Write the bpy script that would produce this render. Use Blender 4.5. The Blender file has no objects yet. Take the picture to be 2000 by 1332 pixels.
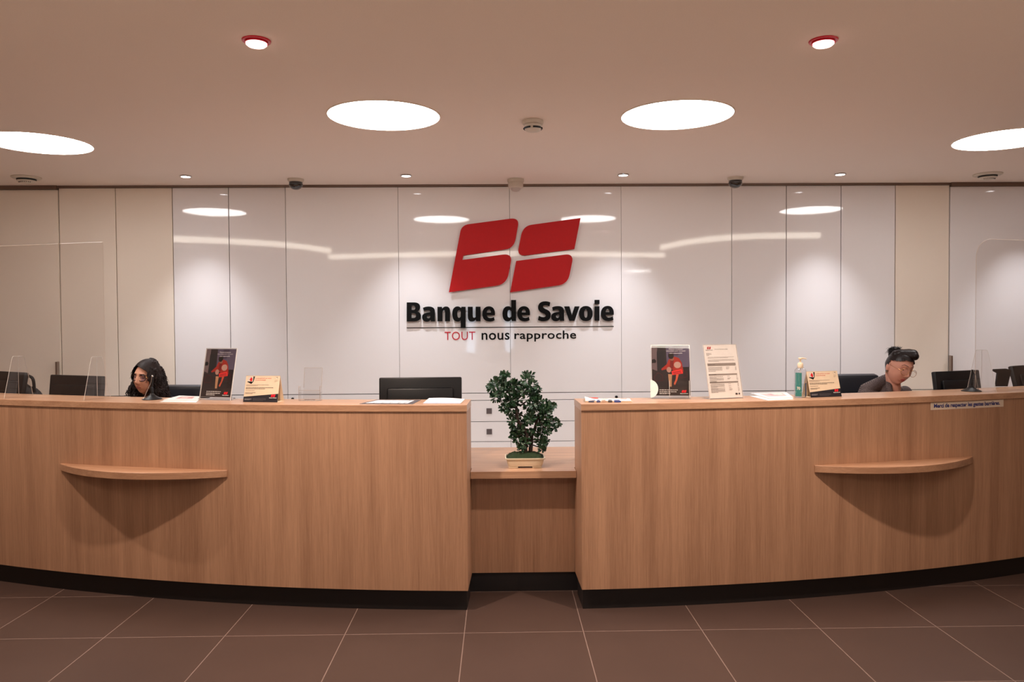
import bpy, bmesh, math, random
from mathutils import Vector, Matrix, noise
R = math.radians
PI = math.pi
sc = bpy.context.scene
C = sc.collection

# ------------------------------------------------------------------ camera, world, exposure
FOC, CX, CY = 1500.0, 1000.0, 666.0          # pixels of the 2000 x 1332 frame
YAW, PITCH, ROLL = 0.0167, -0.024, 0.0065
EYE = Vector((0, 0, 1.6))
fw = Vector((math.sin(YAW) * math.cos(PITCH), math.cos(YAW) * math.cos(PITCH), math.sin(PITCH)))
r0 = Vector((math.cos(YAW), -math.sin(YAW), 0))
u0 = r0.cross(fw)
rt = r0 * math.cos(ROLL) - u0 * math.sin(ROLL)
up = u0 * math.cos(ROLL) + r0 * math.sin(ROLL)
cam = bpy.data.cameras.new('camera')
cam.sensor_width = 36
cam.lens = FOC / 2000 * 36
cam.clip_start = .05
camo = bpy.data.objects.new('camera', cam)
C.objects.link(camo)
M3 = Matrix((rt, up, -fw)).transposed()
camo.matrix_world = Matrix.Translation(EYE) @ M3.to_4x4()
sc.camera = camo

sc.view_settings.view_transform = 'Standard'
sc.view_settings.look = 'None'
sc.view_settings.gamma = 1
sc.view_settings.use_curve_mapping = False
sc.view_settings.exposure = 0.45

w = bpy.data.worlds.new('daylight')
sc.world = w
w.use_nodes = True
w.node_tree.nodes['Background'].inputs[0].default_value = (.55, .78, 1, 1)
w.node_tree.nodes['Background'].inputs[1].default_value = 6.0
sc.cycles.max_bounces = 8
sc.cycles.diffuse_bounces = 5
sc.cycles.glossy_bounces = 4
sc.cycles.transparent_max_bounces = 16
sc.cycles.caustics_reflective = False
sc.cycles.caustics_refractive = False
sc.cycles.sample_clamp_indirect = 4.0
try:
    sc.cycles.use_light_tree = True
except Exception:
    pass

# light levels of the fixtures
DISC_E = 16.5      # big round ceiling diffusers
COVE_E = 7.5      # curved light bands in front of the counter
SPOT_W = 66.0      # small spots along the cabinet wall
LOBBY_W = 105.0    # spots over the lobby
RED_W = 175.0      # red ringed downlights


def PY(px, py, Y):
    d = rt * ((px - CX) / FOC) - up * ((py - CY) / FOC) + fw
    return EYE + d * (Y / d.y)


def PZ(px, py, Z):
    d = rt * ((px - CX) / FOC) - up * ((py - CY) / FOC) + fw
    return EYE + d * ((Z - EYE.z) / d.z)


# ------------------------------------------------------------------ helpers
def lin(c):
    return tuple(((x / 255) / 12.92 if x / 255 <= .04045 else ((x / 255 + .055) / 1.055) ** 2.4) for x in c[:3]) + (1,)


def nmat(name):
    m = bpy.data.materials.new(name)
    m.use_nodes = True
    nt = m.node_tree
    return m, nt, nt.nodes['Principled BSDF']


def mat(name, rgb, rough=.5, metal=0, spec=.5, coat=0, sheen=0, bump=None):
    m, nt, b = nmat(name)
    b.inputs['Base Color'].default_value = lin(rgb)
    b.inputs['Roughness'].default_value = rough
    b.inputs['Metallic'].default_value = metal
    b.inputs['Specular IOR Level'].default_value = spec
    b.inputs['Coat Weight'].default_value = coat
    b.inputs['Coat Roughness'].default_value = .05
    # faint procedural variation of tone
    tc = nt.nodes.new('ShaderNodeTexCoord')
    n = nt.nodes.new('ShaderNodeTexNoise')
    n.inputs['Scale'].default_value = bump[0] if bump else 35
    n.inputs['Detail'].default_value = 3
    nt.links.new(tc.outputs['Object'], n.inputs['Vector'])
    hs = nt.nodes.new('ShaderNodeMapRange')
    hs.inputs['To Min'].default_value = .94
    hs.inputs['To Max'].default_value = 1.06
    nt.links.new(n.outputs['Fac'], hs.inputs['Value'])
    hv = nt.nodes.new('ShaderNodeHueSaturation')
    hv.inputs['Color'].default_value = lin(rgb)
    nt.links.new(hs.outputs[0], hv.inputs['Value'])
    nt.links.new(hv.outputs[0], b.inputs['Base Color'])
    if bump:
        bp = nt.nodes.new('ShaderNodeBump')
        bp.inputs['Strength'].default_value = bump[1]
        bp.inputs['Distance'].default_value = bump[2] if len(bump) > 2 else .002
        nt.links.new(n.outputs['Fac'], bp.inputs['Height'])
        nt.links.new(bp.outputs[0], b.inputs['Normal'])
    return m


def emis(name, rgb, s):
    m = bpy.data.materials.new(name)
    m.use_nodes = True
    nt = m.node_tree
    nt.nodes.clear()
    e = nt.nodes.new('ShaderNodeEmission')
    e.inputs[0].default_value = (*rgb, 1)
    e.inputs[1].default_value = s
    o = nt.nodes.new('ShaderNodeOutputMaterial')
    nt.links.new(e.outputs[0], o.inputs[0])
    return m


def clear(name, tint=(.97, .97, .97), gloss=1.0, rough=.0):
    m = bpy.data.materials.new(name)
    m.use_nodes = True
    nt = m.node_tree
    nt.nodes.clear()
    o = nt.nodes.new('ShaderNodeOutputMaterial')
    t = nt.nodes.new('ShaderNodeBsdfTransparent')
    t.inputs[0].default_value = (*tint, 1)
    g = nt.nodes.new('ShaderNodeBsdfGlossy')
    g.inputs['Roughness'].default_value = rough
    f = nt.nodes.new('ShaderNodeFresnel')
    ge = nt.nodes.new('ShaderNodeNewGeometry')
    ir = nt.nodes.new('ShaderNodeMapRange')
    ir.inputs['To Min'].default_value = 1.45
    ir.inputs['To Max'].default_value = 1 / 1.45
    nt.links.new(ge.outputs['Backfacing'], ir.inputs['Value'])
    nt.links.new(ir.outputs[0], f.inputs[0])
    mu = nt.nodes.new('ShaderNodeMath')
    mu.operation = 'MULTIPLY'
    mu.inputs[1].default_value = gloss
    mx = nt.nodes.new('ShaderNodeMixShader')
    nt.links.new(f.outputs[0], mu.inputs[0])
    nt.links.new(mu.outputs[0], mx.inputs[0])
    nt.links.new(t.outputs[0], mx.inputs[1])
    nt.links.new(g.outputs[0], mx.inputs[2])
    nt.links.new(mx.outputs[0], o.inputs[0])
    return m


def wood(name, dark, light, stretch, rough=.42, fine=.5):
    m, nt, b = nmat(name)
    tc = nt.nodes.new('ShaderNodeTexCoord')

    def noi(sx, sy, sz, det, ro=.6):
        mp = nt.nodes.new('ShaderNodeMapping')
        mp.inputs['Scale'].default_value = (sx, sy, sz)
        nt.links.new(tc.outputs['Object'], mp.inputs['Vector'])
        n = nt.nodes.new('ShaderNodeTexNoise')
        n.inputs['Scale'].default_value = 1
        n.inputs['Detail'].default_value = det
        n.inputs['Roughness'].default_value = ro
        nt.links.new(mp.outputs[0], n.inputs['Vector'])
        return n
    if stretch == 'Z':
        a = noi(9, 9, .35, 3)
        c = noi(170, 170, 4.0, 4, .75)
    else:
        a = noi(1.2, 26, 26, 3)
        c = noi(5, 190, 190, 4, .75)
    mixf = nt.nodes.new('ShaderNodeMix')
    mixf.data_type = 'FLOAT'
    mixf.inputs[0].default_value = fine
    nt.links.new(a.outputs['Fac'], mixf.inputs[2])
    nt.links.new(c.outputs['Fac'], mixf.inputs[3])
    rp = nt.nodes.new('ShaderNodeValToRGB')
    rp.color_ramp.elements[0].position = .33
    rp.color_ramp.elements[0].color = lin(dark)
    rp.color_ramp.elements[1].position = .68
    rp.color_ramp.elements[1].color = lin(light)
    nt.links.new(mixf.outputs[0], rp.inputs[0])
    nt.links.new(rp.outputs[0], b.inputs['Base Color'])
    b.inputs['Roughness'].default_value = rough
    b.inputs['Specular IOR Level'].default_value = .35
    bp = nt.nodes.new('ShaderNodeBump')
    bp.inputs['Strength'].default_value = .12
    bp.inputs['Distance'].default_value = .0006
    nt.links.new(c.outputs['Fac'], bp.inputs['Height'])
    nt.links.new(bp.outputs[0], b.inputs['Normal'])
    return m


class B:
    """collects solids into one bmesh"""
    def __init__(s):
        s.bm = bmesh.new()
        s.mi = 0

    def _faces(s, vs, fs, mi=None):
        bv = [s.bm.verts.new(v) for v in vs]
        for f in fs:
            try:
                fc = s.bm.faces.new([bv[i] for i in f])
                fc.material_index = s.mi if mi is None else mi
            except ValueError:
                pass
        return bv

    def box(s, x0, x1, y0, y1, z0, z1, M=None, bevel=0):
        t = bmesh.new()
        vs = [t.verts.new((x, y, z)) for x in (x0, x1) for y in (y0, y1) for z in (z0, z1)]
        for f in ((0, 1, 3, 2), (4, 6, 7, 5), (0, 4, 5, 1), (2, 3, 7, 6), (0, 2, 6, 4), (1, 5, 7, 3)):
            t.faces.new([vs[i] for i in f])
        if bevel:
            bmesh.ops.bevel(t, geom=t.edges[:], offset=bevel, segments=2, affect='EDGES', profile=.5)
        s.merge(t, M)
        return s

    def merge(s, t, M=None):
        bmesh.ops.recalc_face_normals(t, faces=t.faces)
        mp = {}
        for v in t.verts:
            mp[v] = s.bm.verts.new(M @ v.co if M else v.co)
        for f in t.faces:
            n = s.bm.faces.new([mp[v] for v in f.verts])
            n.material_index = s.mi
        t.free()

    def prism(s, poly, t0, t1, M=None, bevel=0, holes=None):
        """poly in local XZ, thickness along local Y from t0 to t1"""
        t = bmesh.new()
        a = [t.verts.new((x, t0, z)) for x, z in poly]
        b = [t.verts.new((x, t1, z)) for x, z in poly]
        n = len(poly)
        t.faces.new(a)
        t.faces.new(b[::-1])
        for i in range(n):
            t.faces.new((a[i], b[i], b[(i + 1) % n], a[(i + 1) % n]))
        if bevel:
            es = [e for e in t.edges if e.verts[0].co.y == e.verts[1].co.y]
            bmesh.ops.bevel(t, geom=es, offset=bevel, segments=2, affect='EDGES')
        s.merge(t, M)
        return s

    def tube(s, pts, rad, n=10, cap=True, M=None):
        pts = [Vector(p) for p in pts]
        if not hasattr(rad, '__len__'):
            rad = [rad] * len(pts)
        rings = []
        prev = None
        for i, p in enumerate(pts):
            d = (pts[min(i + 1, len(pts) - 1)] - pts[max(i - 1, 0)])
            if d.length < 1e-9:
                d = Vector((0, 0, 1))
            d.normalize()
            if prev is None:
                a = d.orthogonal().normalized()
            else:
                a = prev - d * prev.dot(d)
                a = a.normalized() if a.length > 1e-6 else d.orthogonal().normalized()
            prev = a
            b = d.cross(a)
            ring = []
            for k in range(n):
                q = p + (a * math.cos(2 * PI * k / n) + b * math.sin(2 * PI * k / n)) * rad[i]
                ring.append(s.bm.verts.new(M @ q if M else q))
            rings.append(ring)
        for i in range(len(rings) - 1):
            for k in range(n):
                f = s.bm.faces.new((rings[i][k], rings[i][(k + 1) % n], rings[i + 1][(k + 1) % n], rings[i + 1][k]))
                f.material_index = s.mi
        if cap:
            for r_, o in ((rings[0], -1), (rings[-1], 1)):
                f = s.bm.faces.new(r_[::o])
                f.material_index = s.mi
        return s

    def lathe(s, prof, c=(0, 0, 0), n=32, M=None, sx=1, sy=1):
        """prof: (radius, z) list, revolved about Z"""
        T = Matrix.Translation(c)
        if M:
            T = M @ T
        rings = []
        for r_, z in prof:
            if r_ < 1e-6:
                rings.append([s.bm.verts.new(T @ Vector((0, 0, z)))])
            else:
                rings.append([s.bm.verts.new(T @ Vector((r_ * math.cos(2 * PI * k / n) * sx, r_ * math.sin(2 * PI * k / n) * sy, z))) for k in range(n)])
        for i in range(len(rings) - 1):
            a, b = rings[i], rings[i + 1]
            for k in range(n):
                k2 = (k + 1) % n
                if len(a) == 1 and len(b) == 1:
                    continue
                if len(a) == 1:
                    f = s.bm.faces.new((a[0], b[k2], b[k]))
                elif len(b) == 1:
                    f = s.bm.faces.new((a[k], a[k2], b[0]))
                else:
                    f = s.bm.faces.new((a[k], a[k2], b[k2], b[k]))
                f.material_index = s.mi
        return s

    def ell(s, c, r, M=None, seg=20, rg=14):
        """ellipsoid"""
        c = Vector(c)
        prof = [(math.sin(PI * i / rg), -math.cos(PI * i / rg)) for i in range(rg + 1)]
        T = Matrix.Translation(c) @ Matrix.Diagonal((r[0], r[1], r[2], 1))
        s.lathe(prof, n=seg, M=(M @ T) if M else T)
        return s

    def cap(s, p0, ra, p1, rb, n=14):
        """tapered capsule"""
        p0, p1 = Vector(p0), Vector(p1)
        d = (p1 - p0)
        L = d.length
        q = d.to_track_quat('Z', 'Y').to_matrix().to_4x4()
        prof = [(0, -ra)] + [(ra * math.sin(PI / 2 * i / 5), -ra * math.cos(PI / 2 * i / 5)) for i in range(1, 5)] + [(ra, 0), (rb, L)] + \
               [(rb * math.cos(PI / 2 * i / 5), L + rb * math.sin(PI / 2 * i / 5)) for i in range(1, 5)] + [(0, L + rb)]
        s.lathe(prof, n=n, M=Matrix.Translation(p0) @ q)
        return s

    def poly(s, pts, M=None, mi=None):
        bv = [s.bm.verts.new(M @ Vector(p) if M else p) for p in pts]
        f = s.bm.faces.new(bv)
        f.material_index = s.mi if mi is None else mi
        return s


def obj(name, b, m, parent=None, smooth=False, world=True, recalc=True):
    """link bmesh b as one mesh object; geometry given in world space is moved into the parent's space"""
    bm = b.bm if isinstance(b, B) else b
    if parent is not None and world:
        off = Matrix.Translation(root_loc(parent)).inverted()
        bmesh.ops.transform(bm, matrix=off, verts=bm.verts)
    if recalc:
        bmesh.ops.recalc_face_normals(bm, faces=bm.faces)
    me = bpy.data.meshes.new(name)
    bm.to_mesh(me)
    bm.free()
    for x in (m if isinstance(m, (list, tuple)) else [m]):
        me.materials.append(x)
    if smooth:
        me.polygons.foreach_set('use_smooth', [True] * len(me.polygons))
        if smooth != 'all':
            me.set_sharp_from_angle(angle=R(38))
    o = bpy.data.objects.new(name, me)
    C.objects.link(o)
    if parent is not None:
        o.parent = parent
    return o


def root_loc(o):
    v = Vector((0, 0, 0))
    while o is not None:
        v += o.location
        o = o.parent
    return v


def thing(name, label, cat, loc=(0, 0, 0), rz=0, group=None):
    o = bpy.data.objects.new(name, None)
    o.empty_display_size = .05
    C.objects.link(o)
    o.location = loc
    o.rotation_euler = (0, 0, rz)
    return tag(o, label, cat, group)


def tag(o, label, cat, group=None):
    o['label'] = label
    o['category'] = cat
    if group:
        o['group'] = group
    return o


def struct(name, b, m, smooth=False):
    o = obj(name, b, m, smooth=smooth)
    o['kind'] = 'structure'
    return o


def fuse(b, voxel=.005, smooth=4, factor=.5):
    """union of overlapping solids as one continuous surface (a bmesh)"""
    bm = b.bm
    bmesh.ops.recalc_face_normals(bm, faces=bm.faces)
    me = bpy.data.meshes.new('tmp')
    bm.to_mesh(me)
    bm.free()
    o = bpy.data.objects.new('tmp', me)
    C.objects.link(o)
    md = o.modifiers.new('r', 'REMESH')
    md.mode = 'VOXEL'
    md.voxel_size = voxel
    if smooth:
        ms = o.modifiers.new('s', 'SMOOTH')
        ms.iterations = smooth
        ms.factor = factor
    dg = bpy.context.evaluated_depsgraph_get()
    me2 = bpy.data.meshes.new_from_object(o.evaluated_get(dg))
    r_ = bmesh.new()
    r_.from_mesh(me2)
    bpy.data.objects.remove(o)
    bpy.data.meshes.remove(me)
    bpy.data.meshes.remove(me2)
    return r_


def text_faces(s, bold=0, shear=0, space=1.0):
    """flat text outline mesh -> (verts2d normalised to the unit box, faces, aspect)"""
    cu = bpy.data.curves.new('t', 'FONT')
    cu.body = s
    cu.size = 1
    cu.offset = bold
    cu.shear = shear
    cu.space_character = space
    cu.resolution_u = 3
    o = bpy.data.objects.new('t', cu)
    C.objects.link(o)
    dg = bpy.context.evaluated_depsgraph_get()
    me = bpy.data.meshes.new_from_object(o.evaluated_get(dg))
    vs = [v.co.copy() for v in me.vertices]
    fs = [tuple(p.vertices) for p in me.polygons]
    bpy.data.objects.remove(o)
    bpy.data.curves.remove(cu)
    bpy.data.meshes.remove(me)
    x0 = min(v.x for v in vs); x1 = max(v.x for v in vs)
    y0 = min(v.y for v in vs); y1 = max(v.y for v in vs)
    return [((v.x - x0) / (x1 - x0), (v.y - y0) / (y1 - y0)) for v in vs], fs, (x1 - x0) / (y1 - y0)


def add_text(b, s, x0, x1, z0, z1, y, M=None, bold=0, shear=0, mi=None, fn=None, space=1.0, thick=0):
    """text filling the box x0..x1, z0..z1 on the plane y (facing -Y)"""
    vs, fs, _ = text_faces(s, bold, shear, space)
    pts = [Vector((x0 + u * (x1 - x0), y, z0 + v * (z1 - z0))) for u, v in vs]
    if fn:
        pts = [fn(p) for p in pts]
    if M:
        pts = [M @ p for p in pts]
    if not thick:
        b._faces(pts, fs, mi)
    else:
        t = bmesh.new()
        bv = [t.verts.new(p) for p in pts]
        for f in fs:
            try:
                t.faces.new([bv[i] for i in f])
            except ValueError:
                pass
        ex = bmesh.ops.extrude_face_region(t, geom=t.faces[:])
        bmesh.ops.translate(t, verts=[v for v in ex['geom'] if isinstance(v, bmesh.types.BMVert)], vec=(0, thick, 0))
        b.merge(t)
    return b


# ------------------------------------------------------------------ materials
M_ceil = mat('ceiling_paint', (236, 222, 212), .95, spec=.1, bump=(220, .15, .001))
M_wallp = mat('wall_paint', (200, 170, 150), .9, spec=.2)
M_wood = wood('oak_vertical', (146, 108, 84), (192, 150, 120), 'Z')
M_woodh = wood('oak_horizontal', (160, 120, 94), (196, 156, 126), 'X', rough=.28)
M_woodedge = wood('oak_edge', (150, 110, 84), (188, 146, 116), 'X', rough=.4)
M_kick = mat('kick_black', (26, 22, 22), .45)
M_black = mat('black_plastic', (18, 17, 19), .4, spec=.35)
M_blackm = mat('matt_black_plastic', (28, 27, 29), .6, spec=.3)
M_leather = mat('black_leather', (30, 32, 40), .35, bump=(120, .25, .001))
M_metal = mat('brushed_metal', (170, 160, 155), .35, metal=1)
M_chrome = mat('chrome', (215, 215, 215), .12, metal=1)
M_trim = mat('brown_trim', (120, 98, 86), .4, metal=.4)
M_gap = mat('dark_gap', (60, 45, 42), .8)
M_white = mat('white_plastic', (206, 194, 180), .5)
M_paper = mat('white_paper', (220, 216, 214), .8, spec=.2)
M_cream = mat('cream_card', (218, 198, 172), .8, spec=.2)
M_ink = mat('black_ink', (24, 22, 24), .6)
M_red = mat('signal_red', (190, 20, 24), .55, spec=.25)
M_letter = mat('black_letter', (10, 10, 10), .7, spec=.15)
M_tagred = mat('tag_red', (196, 20, 44), .5)
M_acr = clear('acrylic', (.985, .98, .975))
M_acredge = mat('acrylic_edge', (226, 220, 214), .25)
M_disc = emis('disc_diffuser', (1, .97, .95), DISC_E)
M_cove = emis('cove_diffuser', (1, .90, .76), COVE_E)
M_spot = emis('spot_lens', (1, .97, 1), 14)
M_red_em = emis('red_downlight_lens', (1, .62, .58), 4)
M_redring = mat('red_ring', (196, 24, 44), .3)

# glossy white lacquer of the cabinets, very slightly wavy
def lacquer(name, rgb, wav):
    m, nt, b = nmat(name)
    b.inputs['Base Color'].default_value = lin(rgb)
    b.inputs['Roughness'].default_value = .04
    b.inputs['Specular IOR Level'].default_value = .46
    tc = nt.nodes.new('ShaderNodeTexCoord')
    n = nt.nodes.new('ShaderNodeTexNoise')
    n.inputs['Scale'].default_value = 7
    n.inputs['Detail'].default_value = 3
    bp = nt.nodes.new('ShaderNodeBump')
    bp.inputs['Strength'].default_value = wav
    bp.inputs['Distance'].default_value = .001
    nt.links.new(tc.outputs['Object'], n.inputs['Vector'])
    nt.links.new(n.outputs['Fac'], bp.inputs['Height'])
    nt.links.new(bp.outputs[0], b.inputs['Normal'])
    return m


M_lac = lacquer('white_lacquer', (234, 229, 229), .05)
M_lacw = lacquer('ivory_lacquer', (238, 225, 211), .05)  # white lacquer again, with the warmer light on these panels put into its colour
M_glass = lacquer('white_back_painted_glass', (242, 238, 238), .05)


def floor_mat():
    m, nt, b = nmat('brown_floor_tiles')
    tc = nt.nodes.new('ShaderNodeTexCoord')
    mp = nt.nodes.new('ShaderNodeMapping')
    mp.inputs['Location'].default_value = (.19, -3.93, 0)
    nt.links.new(tc.outputs['Object'], mp.inputs['Vector'])
    br = nt.nodes.new('ShaderNodeTexBrick')
    br.offset = 0
    br.inputs['Scale'].default_value = 1
    br.inputs['Mortar Size'].default_value = .0025
    br.inputs['Mortar Smooth'].default_value = .1
    br.inputs['Brick Width'].default_value = .615
    br.inputs['Row Height'].default_value = .605
    br.inputs['Color1'].default_value = lin((74, 57, 51))
    br.inputs['Color2'].default_value = lin((71, 55, 49))
    br.inputs['Mortar'].default_value = lin((128, 108, 100))
    nt.links.new(mp.outputs[0], br.inputs['Vector'])
    n = nt.nodes.new('ShaderNodeTexNoise')
    n.inputs['Scale'].default_value = 2.2
    n.inputs['Detail'].default_value = 6
    nt.links.new(tc.outputs['Object'], n.inputs['Vector'])
    mr = nt.nodes.new('ShaderNodeMapRange')
    mr.inputs['To Min'].default_value = .85
    mr.inputs['To Max'].default_value = 1.15
    nt.links.new(n.outputs['Fac'], mr.inputs['Value'])
    hv = nt.nodes.new('ShaderNodeHueSaturation')
    nt.links.new(br.outputs['Color'], hv.inputs['Color'])
    nt.links.new(mr.outputs[0], hv.inputs['Value'])
    nt.links.new(hv.outputs[0], b.inputs['Base Color'])
    b.inputs['Roughness'].default_value = .38
    b.inputs['Specular IOR Level'].default_value = .35
    return m


M_floor = floor_mat()

# ------------------------------------------------------------------ the room
ZC = 2.8
XL, XR, YF, YB = -6.2, 6.4, -8.0, 7.3
struct('floor', B().box(XL, XR, 2.3, 4.95, -.1, 0), M_floor)
struct('floor', B().box(XL, XR, 4.95, YB, -.1, 0), mat('pale_staff_floor', (214, 206, 200), .6))  # unseen staff side, made pale to bounce light onto ceiling and wall
struct('floor', B().box(XL, XR, YF, 2.3, -.1, 0), mat('light_lobby_stone', (214, 202, 190), .6))  # unseen lobby floor, its pale tone invented to bounce light upwards
struct('ceiling', B().box(XL, XR, YF, YB, ZC, ZC + .1), M_ceil)
struct('wall_left', B().box(XL - .1, XL, YF, YB, 0, ZC), M_wallp)
struct('wall_right', B().box(XR, XR + .1, YF, YB, 0, ZC), M_wallp)
struct('wall_back', B().box(XL, XR, YB, YB + .1, 0, ZC), M_wallp)
wf = B()
wx0, wx1, wz0, wz1 = -.95, .45, .55, 2.1
wf.box(XL, wx0, YF - .1, YF, 0, ZC).box(wx1, XR, YF - .1, YF, 0, ZC)
wf.box(-.62, .12, YF - .1, YF, wz0, wz1)
wf.box(wx0, wx1, YF - .1, YF, 0, wz0).box(wx0, wx1, YF - .1, YF, wz1, ZC)
struct('wall_front', wf, M_wallp)
b = B()
for x in (wx0, -.67, .12, wx1 - .05):
    b.box(x, x + .05, YF - .08, YF - .02, wz0, wz1)
for xa, xb in ((wx0, -.62), (.12, wx1)):
    for za in (wz0, 1.35, wz1 - .05):
        b.box(xa, xb, YF - .08, YF - .02, za, za + .05)
wn = struct('window_1', b, M_metal)
for xa, xb in ((wx0, -.62), (.12, wx1)):
    obj('window_pane', B().box(xa, xb, YF - .055, YF - .045, wz0, wz1), M_acr, wn)

WY = 6.7   # face of the cabinet wall
b = B()
b.box(-3.782, 3.96, WY - .012, WY + .3, 2.781, ZC)
b.box(-5.6, -3.782, WY - .03, WY + .3, 2.766, ZC)
b.box(3.96, 5.9, WY - .03, WY + .3, 2.766, ZC)
struct('trim_1', b, M_trim)

# ------------------------------------------------------------------ ceiling fixtures
def disc_light(x, y, label, rad=.32):
    t = thing('round_ceiling_light', label, 'ceiling light', (x, y, ZC), group='large round ceiling lights')
    n = 64
    obj('diffuser', B().lathe([(0, -.003), (rad, -.003), (rad, 0), (0, 0)], (x, y, ZC), n), M_disc, t)
    obj('rim', B().lathe([(rad, 0), (rad, -.006), (rad + .006, -.006), (rad + .006, 0)], (x, y, ZC), n), M_ceil, t)
    return t


disc_light(-.656, 4.48, 'large round glowing ceiling light left of the middle smoke detector')
disc_light(1.043, 4.48, 'large round glowing ceiling light right of the middle smoke detector')
disc_light(-3.02, 5.13, 'large round glowing ceiling light cut off by the left edge')
disc_light(3.39, 5.09, 'large round glowing ceiling light cut off by the right edge')
disc_light(3.3, -4.7, 'large round ceiling light far out over the lobby, mirrored as a thin ellipse')


def spot(x, y, label, watts, group, rad=.036, ang=76, aim=(0, 0, -1), col=(.92, .94, 1), blend=1.0):
    t = thing('ceiling_spotlight', label, 'spotlight', (x, y, ZC), group=group)
    obj('lens', B().lathe([(0, -.004), (rad, -.004), (rad, 0), (0, 0)], (x, y, ZC), 24), M_spot, t)
    obj('trim_ring', B().lathe([(rad, 0), (rad, -.009), (rad + .01, -.006), (rad + .011, 0)], (x, y, ZC), 24), M_chrome, t)
    l = bpy.data.lights.new('spot_lamp', 'SPOT')
    l.energy = watts
    l.color = col
    l.spot_size = R(ang)
    l.spot_blend = blend
    l.shadow_soft_size = .03
    o = bpy.data.objects.new('spot_lamp', l)
    C.objects.link(o)
    o.parent = t
    o.location = (0, 0, -.02)
    o.rotation_euler = Vector(aim).to_track_quat('-Z', 'Y').to_euler()
    return t


for x, y, lb in ((-2.52, 6.27, 'small white ceiling spotlight nearest the left dome camera, on its left'),
                 (-.745, 6.27, 'small white ceiling spotlight between the left dome camera and the motion sensor'),
                 (1.02, 6.27, 'small white ceiling spotlight between the motion sensor and the right dome camera'),
                 (2.80, 6.27, 'small white ceiling spotlight right of the right dome camera'),
                 (4.58, 6.27, 'small white ceiling spotlight beyond the right edge, seen only as a reflection')):
    spot(x, y, lb, SPOT_W, 'spotlights along the cabinet wall')
lob = [(-3.5, .6, 'second lobby spotlight from the left'), (-5.0, -1.8, 'leftmost lobby spotlight'), (-2.1, .75, 'lobby spotlight above the left light band'),
       (3.5, -3.4, 'lobby spotlight beside the far round light'), (4.1, 1.0, 'lobby spotlight by the right light band'), (5.9, 1.75, 'rightmost lobby spotlight'),
       (2.3, .7, 'lobby spotlight above the right end of the middle light band'), (1.1, -3.5, 'lobby spotlight in the middle of the room')]
for i, (x, y, lb) in enumerate(lob):
    spot(x, y, 'small ceiling spotlight, ' + lb, LOBBY_W if abs(x) < 3.2 else 3, 'spotlights over the lobby', col=(1, .88, .76), ang=78)


def red_light(x, y, label, watts=None):
    t = thing('red_ring_downlight', label, 'downlight', (x, y, ZC), group='red ringed downlights')
    obj('ring', B().lathe([(.043, 0), (.043, -.004), (.05, -.007), (.058, -.006), (.060, 0)], (x, y, ZC), 40), M_redring, t, smooth=True)
    obj('lens', B().lathe([(0, -.024), (.036, -.024), (.043, -.018), (.043, 0), (0, 0)], (x, y, ZC), 40), M_red_em, t, smooth=True)
    obj('collar', B().lathe([(.0435, -.001), (.0435, -.013), (.0465, -.013), (.0465, -.001)], (x, y, ZC), 40), M_redring, t, smooth=True)
    l = bpy.data.lights.new('red_ring_lamp', 'SPOT')
    l.energy = RED_W if watts is None else watts
    l.color = (1, .80, .66)
    l.spot_size = R(125)
    l.spot_blend = .9
    l.shadow_soft_size = .03
    o = bpy.data.objects.new('red_ring_lamp', l)
    C.objects.link(o)
    o.parent = t
    o.location = (0, 0, -.06)


red_light(-3.3, 3.95, 'small downlight with a red ring beyond the left edge, seen as a reflection', 105)
red_light(-1.018, 3.296, 'small downlight with a red ring, left one of the pair')
red_light(1.398, 3.298, 'small downlight with a red ring, right one of the pair')


def catmull(pts, n=8):
    out = []
    P = [Vector(p) for p in pts]
    P = [P[0] * 2 - P[1]] + P + [P[-1] * 2 - P[-2]]
    for i in range(1, len(P) - 2):
        for k in range(n):
            t = k / n
            a, b_, c, d = P[i - 1], P[i], P[i + 1], P[i + 2]
            out.append(.5 * ((2 * b_) + (c - a) * t + (2 * a - 5 * b_ + 4 * c - d) * t * t + (3 * b_ - a - 3 * c + d) * t ** 3))
    out.append(P[-2])
    return out


def band(pts, label):
    c = catmull([(x, y, 0) for x, y in pts], 8)
    b = B()
    off = []
    for i, p in enumerate(c):
        d = (c[min(i + 1, len(c) - 1)] - c[max(i - 1, 0)]).normalized()
        nn = Vector((-d.y, d.x, 0)) * .02
        off.append((p + nn, p - nn))
    t = bmesh.new()
    rings = [[t.verts.new((q.x, q.y, z)) for q, z in ((a, ZC), (a, ZC - .075), (e, ZC - .075), (e, ZC))] for a, e in off]
    for i in range(len(rings) - 1):
        for k in range(4):
            t.faces.new((rings[i][k], rings[i][(k + 1) % 4], rings[i + 1][(k + 1) % 4], rings[i + 1][k]))
    t.faces.new(rings[0]); t.faces.new(rings[-1])
    b.merge(t)
    o = obj('light_band', b, M_cove)
    return tag(o, label, 'ceiling light', 'curved light bands over the lobby')


band([(-4.4, 2.9), (-3.75, 2.56), (-3.1, 1.98), (-2.68, 1.1)], 'curved white light band mirrored at the upper left of the panels')
band([(-2.96, -.08), (-1.5, .3), (.23, .42), (1.6, .2), (2.9, -.05)], 'long white light band mirrored across the red emblem')
band([(2.55, 1.35), (2.8, 2.2), (3.17, 2.7), (3.68, 2.92), (4.4, 2.93)], 'curved white light band mirrored at the upper right of the panels')

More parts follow.
